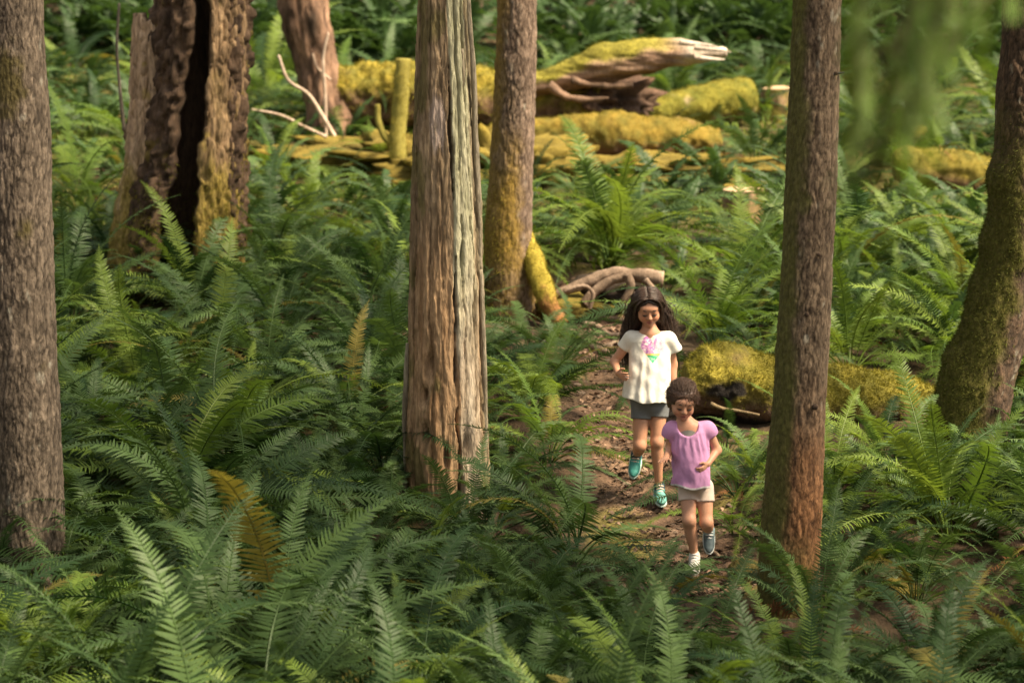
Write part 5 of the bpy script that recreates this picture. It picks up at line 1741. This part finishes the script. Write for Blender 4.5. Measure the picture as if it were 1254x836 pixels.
# ------------------------------------------------------------------ smaller girl
def smaller_girl():
    B = G(850, 698); B[2] = gzq(B[0], B[1]) + .006
    Y0 = B[1]
    g = lambda px, py, yo=0.0: at(px, py, Y0 + yo)
    S = 231.
    root = thing('person', 'smaller girl in pink shirt and pale shorts stepping ahead on the trail', 'person', B)
    H = Head(g(838.5, 500.5, -.075), R(20), R(6), R(4), .89)
    v = Vol(B + [-.25, -.30, -.02], B + [.2, .34, 1.10], .004)
    add_head(v, H)
    neck = g(843, 523, .015)
    v.cone(H.p(0, .02, .03), neck, .034, .037, .02)
    v.cone(neck, g(844, 534, .02), .04, .06, .03)
    v.cone(g(845, 545, .02), g(851, 588, .03), .075, .078, .05)
    shR, shL = g(823, 525, .02), g(866, 525, .02)
    v.cone(shR, shL, .034, .034, .04)
    elR, wrR = g(820, 550, .04), g(815.5, 561, -.05)
    v.cone(shR, elR, .027, .023, .02); v.cone(elR, wrR, .0225, .0165, .015)
    add_hand(v, wrR, g(811, 564, -.12) - wrR, (.9, -.3, .1), (0, .2, 1), curl=.22, spread=.22, sc=.82)
    elL, wrL = g(878, 551, .03), g(866.5, 568, -.06)
    v.cone(shL, elL, .027, .0235, .02); v.cone(elL, wrL, .023, .0165, .015)
    add_hand(v, wrL, g(858, 577, -.10) - wrL, (-.3, -.6, .7), (.3, -.7, .3), curl=.65, sc=.82)
    hpR, knR, anR = g(842, 597, .03), g(844, 637, -.05), g(850.5, 681, .02)
    limb(v, hpR, knR, .049, .033); limb(v, knR, anR, .031, .020, (.33, (0, .012, 0), .026))
    v.ell(knR + [0, -.009, 0], (.025, .023, .026), .02)
    v.cone(anR, anR + np.array([-.005, -.04, -.04]), .018, .012, .015)
    hpL, knL, anL = g(862, 597, .03), g(865, 639, -.03), g(868.5, 649, .15)
    limb(v, hpL, knL, .049, .033); limb(v, knL, anL, .031, .020, (.35, (0, 0, -.010), .026))
    v.ell(knL + [0, -.009, 0], (.025, .023, .026), .02)
    fL = nrm(g(869, 672, .11) - g(868.5, 649, .19))
    v.cone(anL, anL + fL * .04, .018, .011, .015)
    V, F = v.mesh()
    col = np.broadcast_to(np.array((.54, .28, .175)), V.shape) * (1 + .08 * fbm(V * 9, 3, 6))[:, None]
    col = face_col(V, H, col, (.42, .14, .11))
    # grey vest showing inside the neckline
    px, py, _ = project(V)
    vest = (py > 526.5 + .03 * (px - 842.5) ** 2) & (py < 550) & (np.abs(px - 842.5) < 16) & (V[:, 1] < Y0 + .02)
    col = np.where(vest[:, None], np.array((.20, .20, .17)), col)
    obj('body', mesh_np('body', V - B, F, 'skin', col), root)
    face_parts(root, B, H, (.07, .04, .025))
    # shirt
    zt, zh = g(844, 520, .02)[2], g(848, 596, -.05)[2]
    s = Vol(B + [-.22, -.22, zh - B[2] - .04], B + [.18, .24, zt - B[2] + .06], .0036)
    def fold(th, z, P):
        t = np.clip((zt - z) / (zt - zh), 0, 1)
        gather = .004 * np.sin(th * 17 + 2 * vnoise(np.stack([th * 3, z * 9, 0 * z], -1), 44)) * np.exp(-((t - .30) / .16) ** 2) * (np.cos(th) > .2)
        w = .008 * t ** 1.3 * np.sin(th * 4 + 7 * t + 2.5 * vnoise(np.stack([th * 1.5, z * 5, 0 * z], -1), 14))
        return gather + w + .006 * fbm(np.stack([th * 3, z * 14, 0 * z], -1), 3, 18) + .0008 * fbm(P * 45, 3, 22)
    def ring(px, py, wpx, ry, yo):
        c = g(px, py, yo); return (c[2], c[0], c[1], wpx / S, ry)
    s.loft([ring(844, 519, 17, .06, .02), ring(844, 527, 21.5, .078, .02), ring(845.5, 545, 23, .092, .015), ring(848.5, 562, 24, .10, .01), ring(850.5, 580, 26.5, .115, .005), ring(851.5, 598, 29, .122, 0)], .025, fold)
    tR, tL = g(819, 533, .03), g(870.5, 532, .03)
    s.cone(shR, shL, .037, .037, .03)
    s.ell(shR * .45 + tR * .55 + [0, 0, .004], (.040, .042, .038), .02); s.ell(shL * .45 + tL * .55 + [0, 0, .004], (.040, .042, .038), .02)
    s.cone(shR, tR, .040, .038, .02); s.cone(shL, tL, .040, .038, .02)
    s.ell(g(842.5, 519, -.045), (.060, .085, .066), .006, None, True)
    P = np.stack(np.meshgrid(*s.ax, indexing='ij'), -1)
    for tip, el, sh, sgn in ((tR, elR, shR, -1), (tL, elL, shL, 1)):
        n = nrm(nrm(el - sh) + np.array([.25 * sgn, 0, -.15]))
        far = (P - (tip + n * .010)) @ n
        sel = (P[..., 0] - sh[0]) * sgn > .015
        s.D = np.where(sel, np.maximum(s.D, far), s.D).astype(np.float32)
    s.D = np.maximum(s.D, -(P[..., 2] - zh - .006 * np.sin(P[..., 0] * 45))).astype(np.float32)
    V, F = s.mesh()
    c = np.broadcast_to(np.array((.56, .28, .49)), V.shape) * (1 + .08 * fbm(V * 14, 3, 19))[:, None]
    c = np.where((V[:, 2] < zh + .006 * np.sin(V[:, 0] * 45) + .012)[:, None], np.array((.62, .58, .56)), c)
    obj('shirt', mesh_np('shirt', V - B, F, 'cloth', c), root)
    # shorts
    pel = g(852, 594, .03)
    s = Vol(B + [-.2, -.2, .28], B + [.2, .24, .60], .004)
    s.ell(pel, (.080, .078, .066), .02)
    eR = hpR + (knR - hpR) * .42; eL = hpL + (knL - hpL) * .42
    s.cone(hpL, eL, .052, .051, .018); s.cone(hpR, eR, .052, .051, .018)
    P = np.stack(np.meshgrid(*s.ax, indexing='ij'), -1)
    mid = (hpL[0] + hpR[0]) / 2
    for a, b, left in ((hpL, eL, False), (hpR, eR, True)):
        n = nrm(b - a); far = (P - b) @ n
        s.D = np.where(P[..., 0] < mid if left else P[..., 0] >= mid, np.maximum(s.D, far), s.D).astype(np.float32)
    V, F = s.mesh()
    c = np.broadcast_to(np.array((.62, .50, .43)), V.shape) * (1 + .1 * fbm(V * 30, 3, 29))[:, None]
    obj('shorts', mesh_np('shorts', V - B, F, 'cloth', c), root)
    make_shoe(root, B, anR, (-.08, -1, -.28), (0, -.28, 1), .150, .80, (.60, .58, .54), (.5, .48, .44), (.66, .64, .6))
    make_shoe(root, B, anL, fL, nrm(np.cross((1, 0, 0), fL)) * -1, .150, .80, (.07, .10, .115), (.42, .44, .44), (.5, .5, .5), (.22, .30, .32))
    # short curly hair
    h = Vol(H.o + [-.16, -.16, -.06], H.o + [.16, .2, .28], .004)
    E = lambda p, r, k=.02, neg=False: h.ell(H.p(*p), np.array(r) * H.sc, k, H.M, neg)
    E((0, .012, .125), (.085, .101, .084))
    E((-.066, .03, .075), (.02, .04, .05), .02); E((.066, .03, .075), (.02, .04, .05), .02)
    E((0, .085, .07), (.06, .03, .06), .03)
    E((0, -.100, .066), (.064, .072, .095), .007, True)
    P = np.stack(np.meshgrid(*h.ax, indexing='ij'), -1)
    h.D = h.D + (.0025 * vnoise(P * 45, 33) + .002 * vnoise(P * 110, 34)).astype(np.float32)
    V, F = h.mesh()
    hb_ = Bag(); hb_.add(V, F)
    rg = np.random.default_rng(9)
    paths = []
    for k in range(1700):
        th = rg.uniform(-math.pi, math.pi); ph = rg.uniform(.05, 1.75)
        d = np.array([math.sin(ph) * math.sin(th), math.sin(ph) * math.cos(th), math.cos(ph)])
        if d[1] < -.30 and ph > 1.22 + .3 * (abs(d[0]) > .6): continue
        p = np.array([0, .012, .126]) + d * np.array([.085, .101, .084])
        back = np.array([d[0] * .3, .9, .1 - .8 * (ph > 1)]); t = nrm(back - d * np.dot(back, d))
        bt = np.cross(d, t)
        L = .04 + .05 * rg.random(); R0 = (.0015 + .0025 * rg.random()) * (2.2 if rg.random() < .2 else 1); ph0 = rg.random() * 6.28; tw = rg.uniform(5, 11)
        u = np.linspace(0, 1, 16)
        pts = [p + t * L * a + d * (.001 + .007 * a * rg.random() + R0 * math.sin(tw * a + ph0)) + bt * R0 * math.cos(tw * a + ph0) - d * L * L * a * a * 3 for a in u]
        paths.append(np.array([H.p(*q) for q in pts]))
    q = hair_strands(paths, .0013, .0006)
    hb_.add(np.concatenate(q.V), [np.concatenate(f) for f in q.F.values() if f])
    obj('hair', hb_.mesh('hair', 'hair_brown'), root, Vector(-B))
    return root

taller_girl()
smaller_girl()
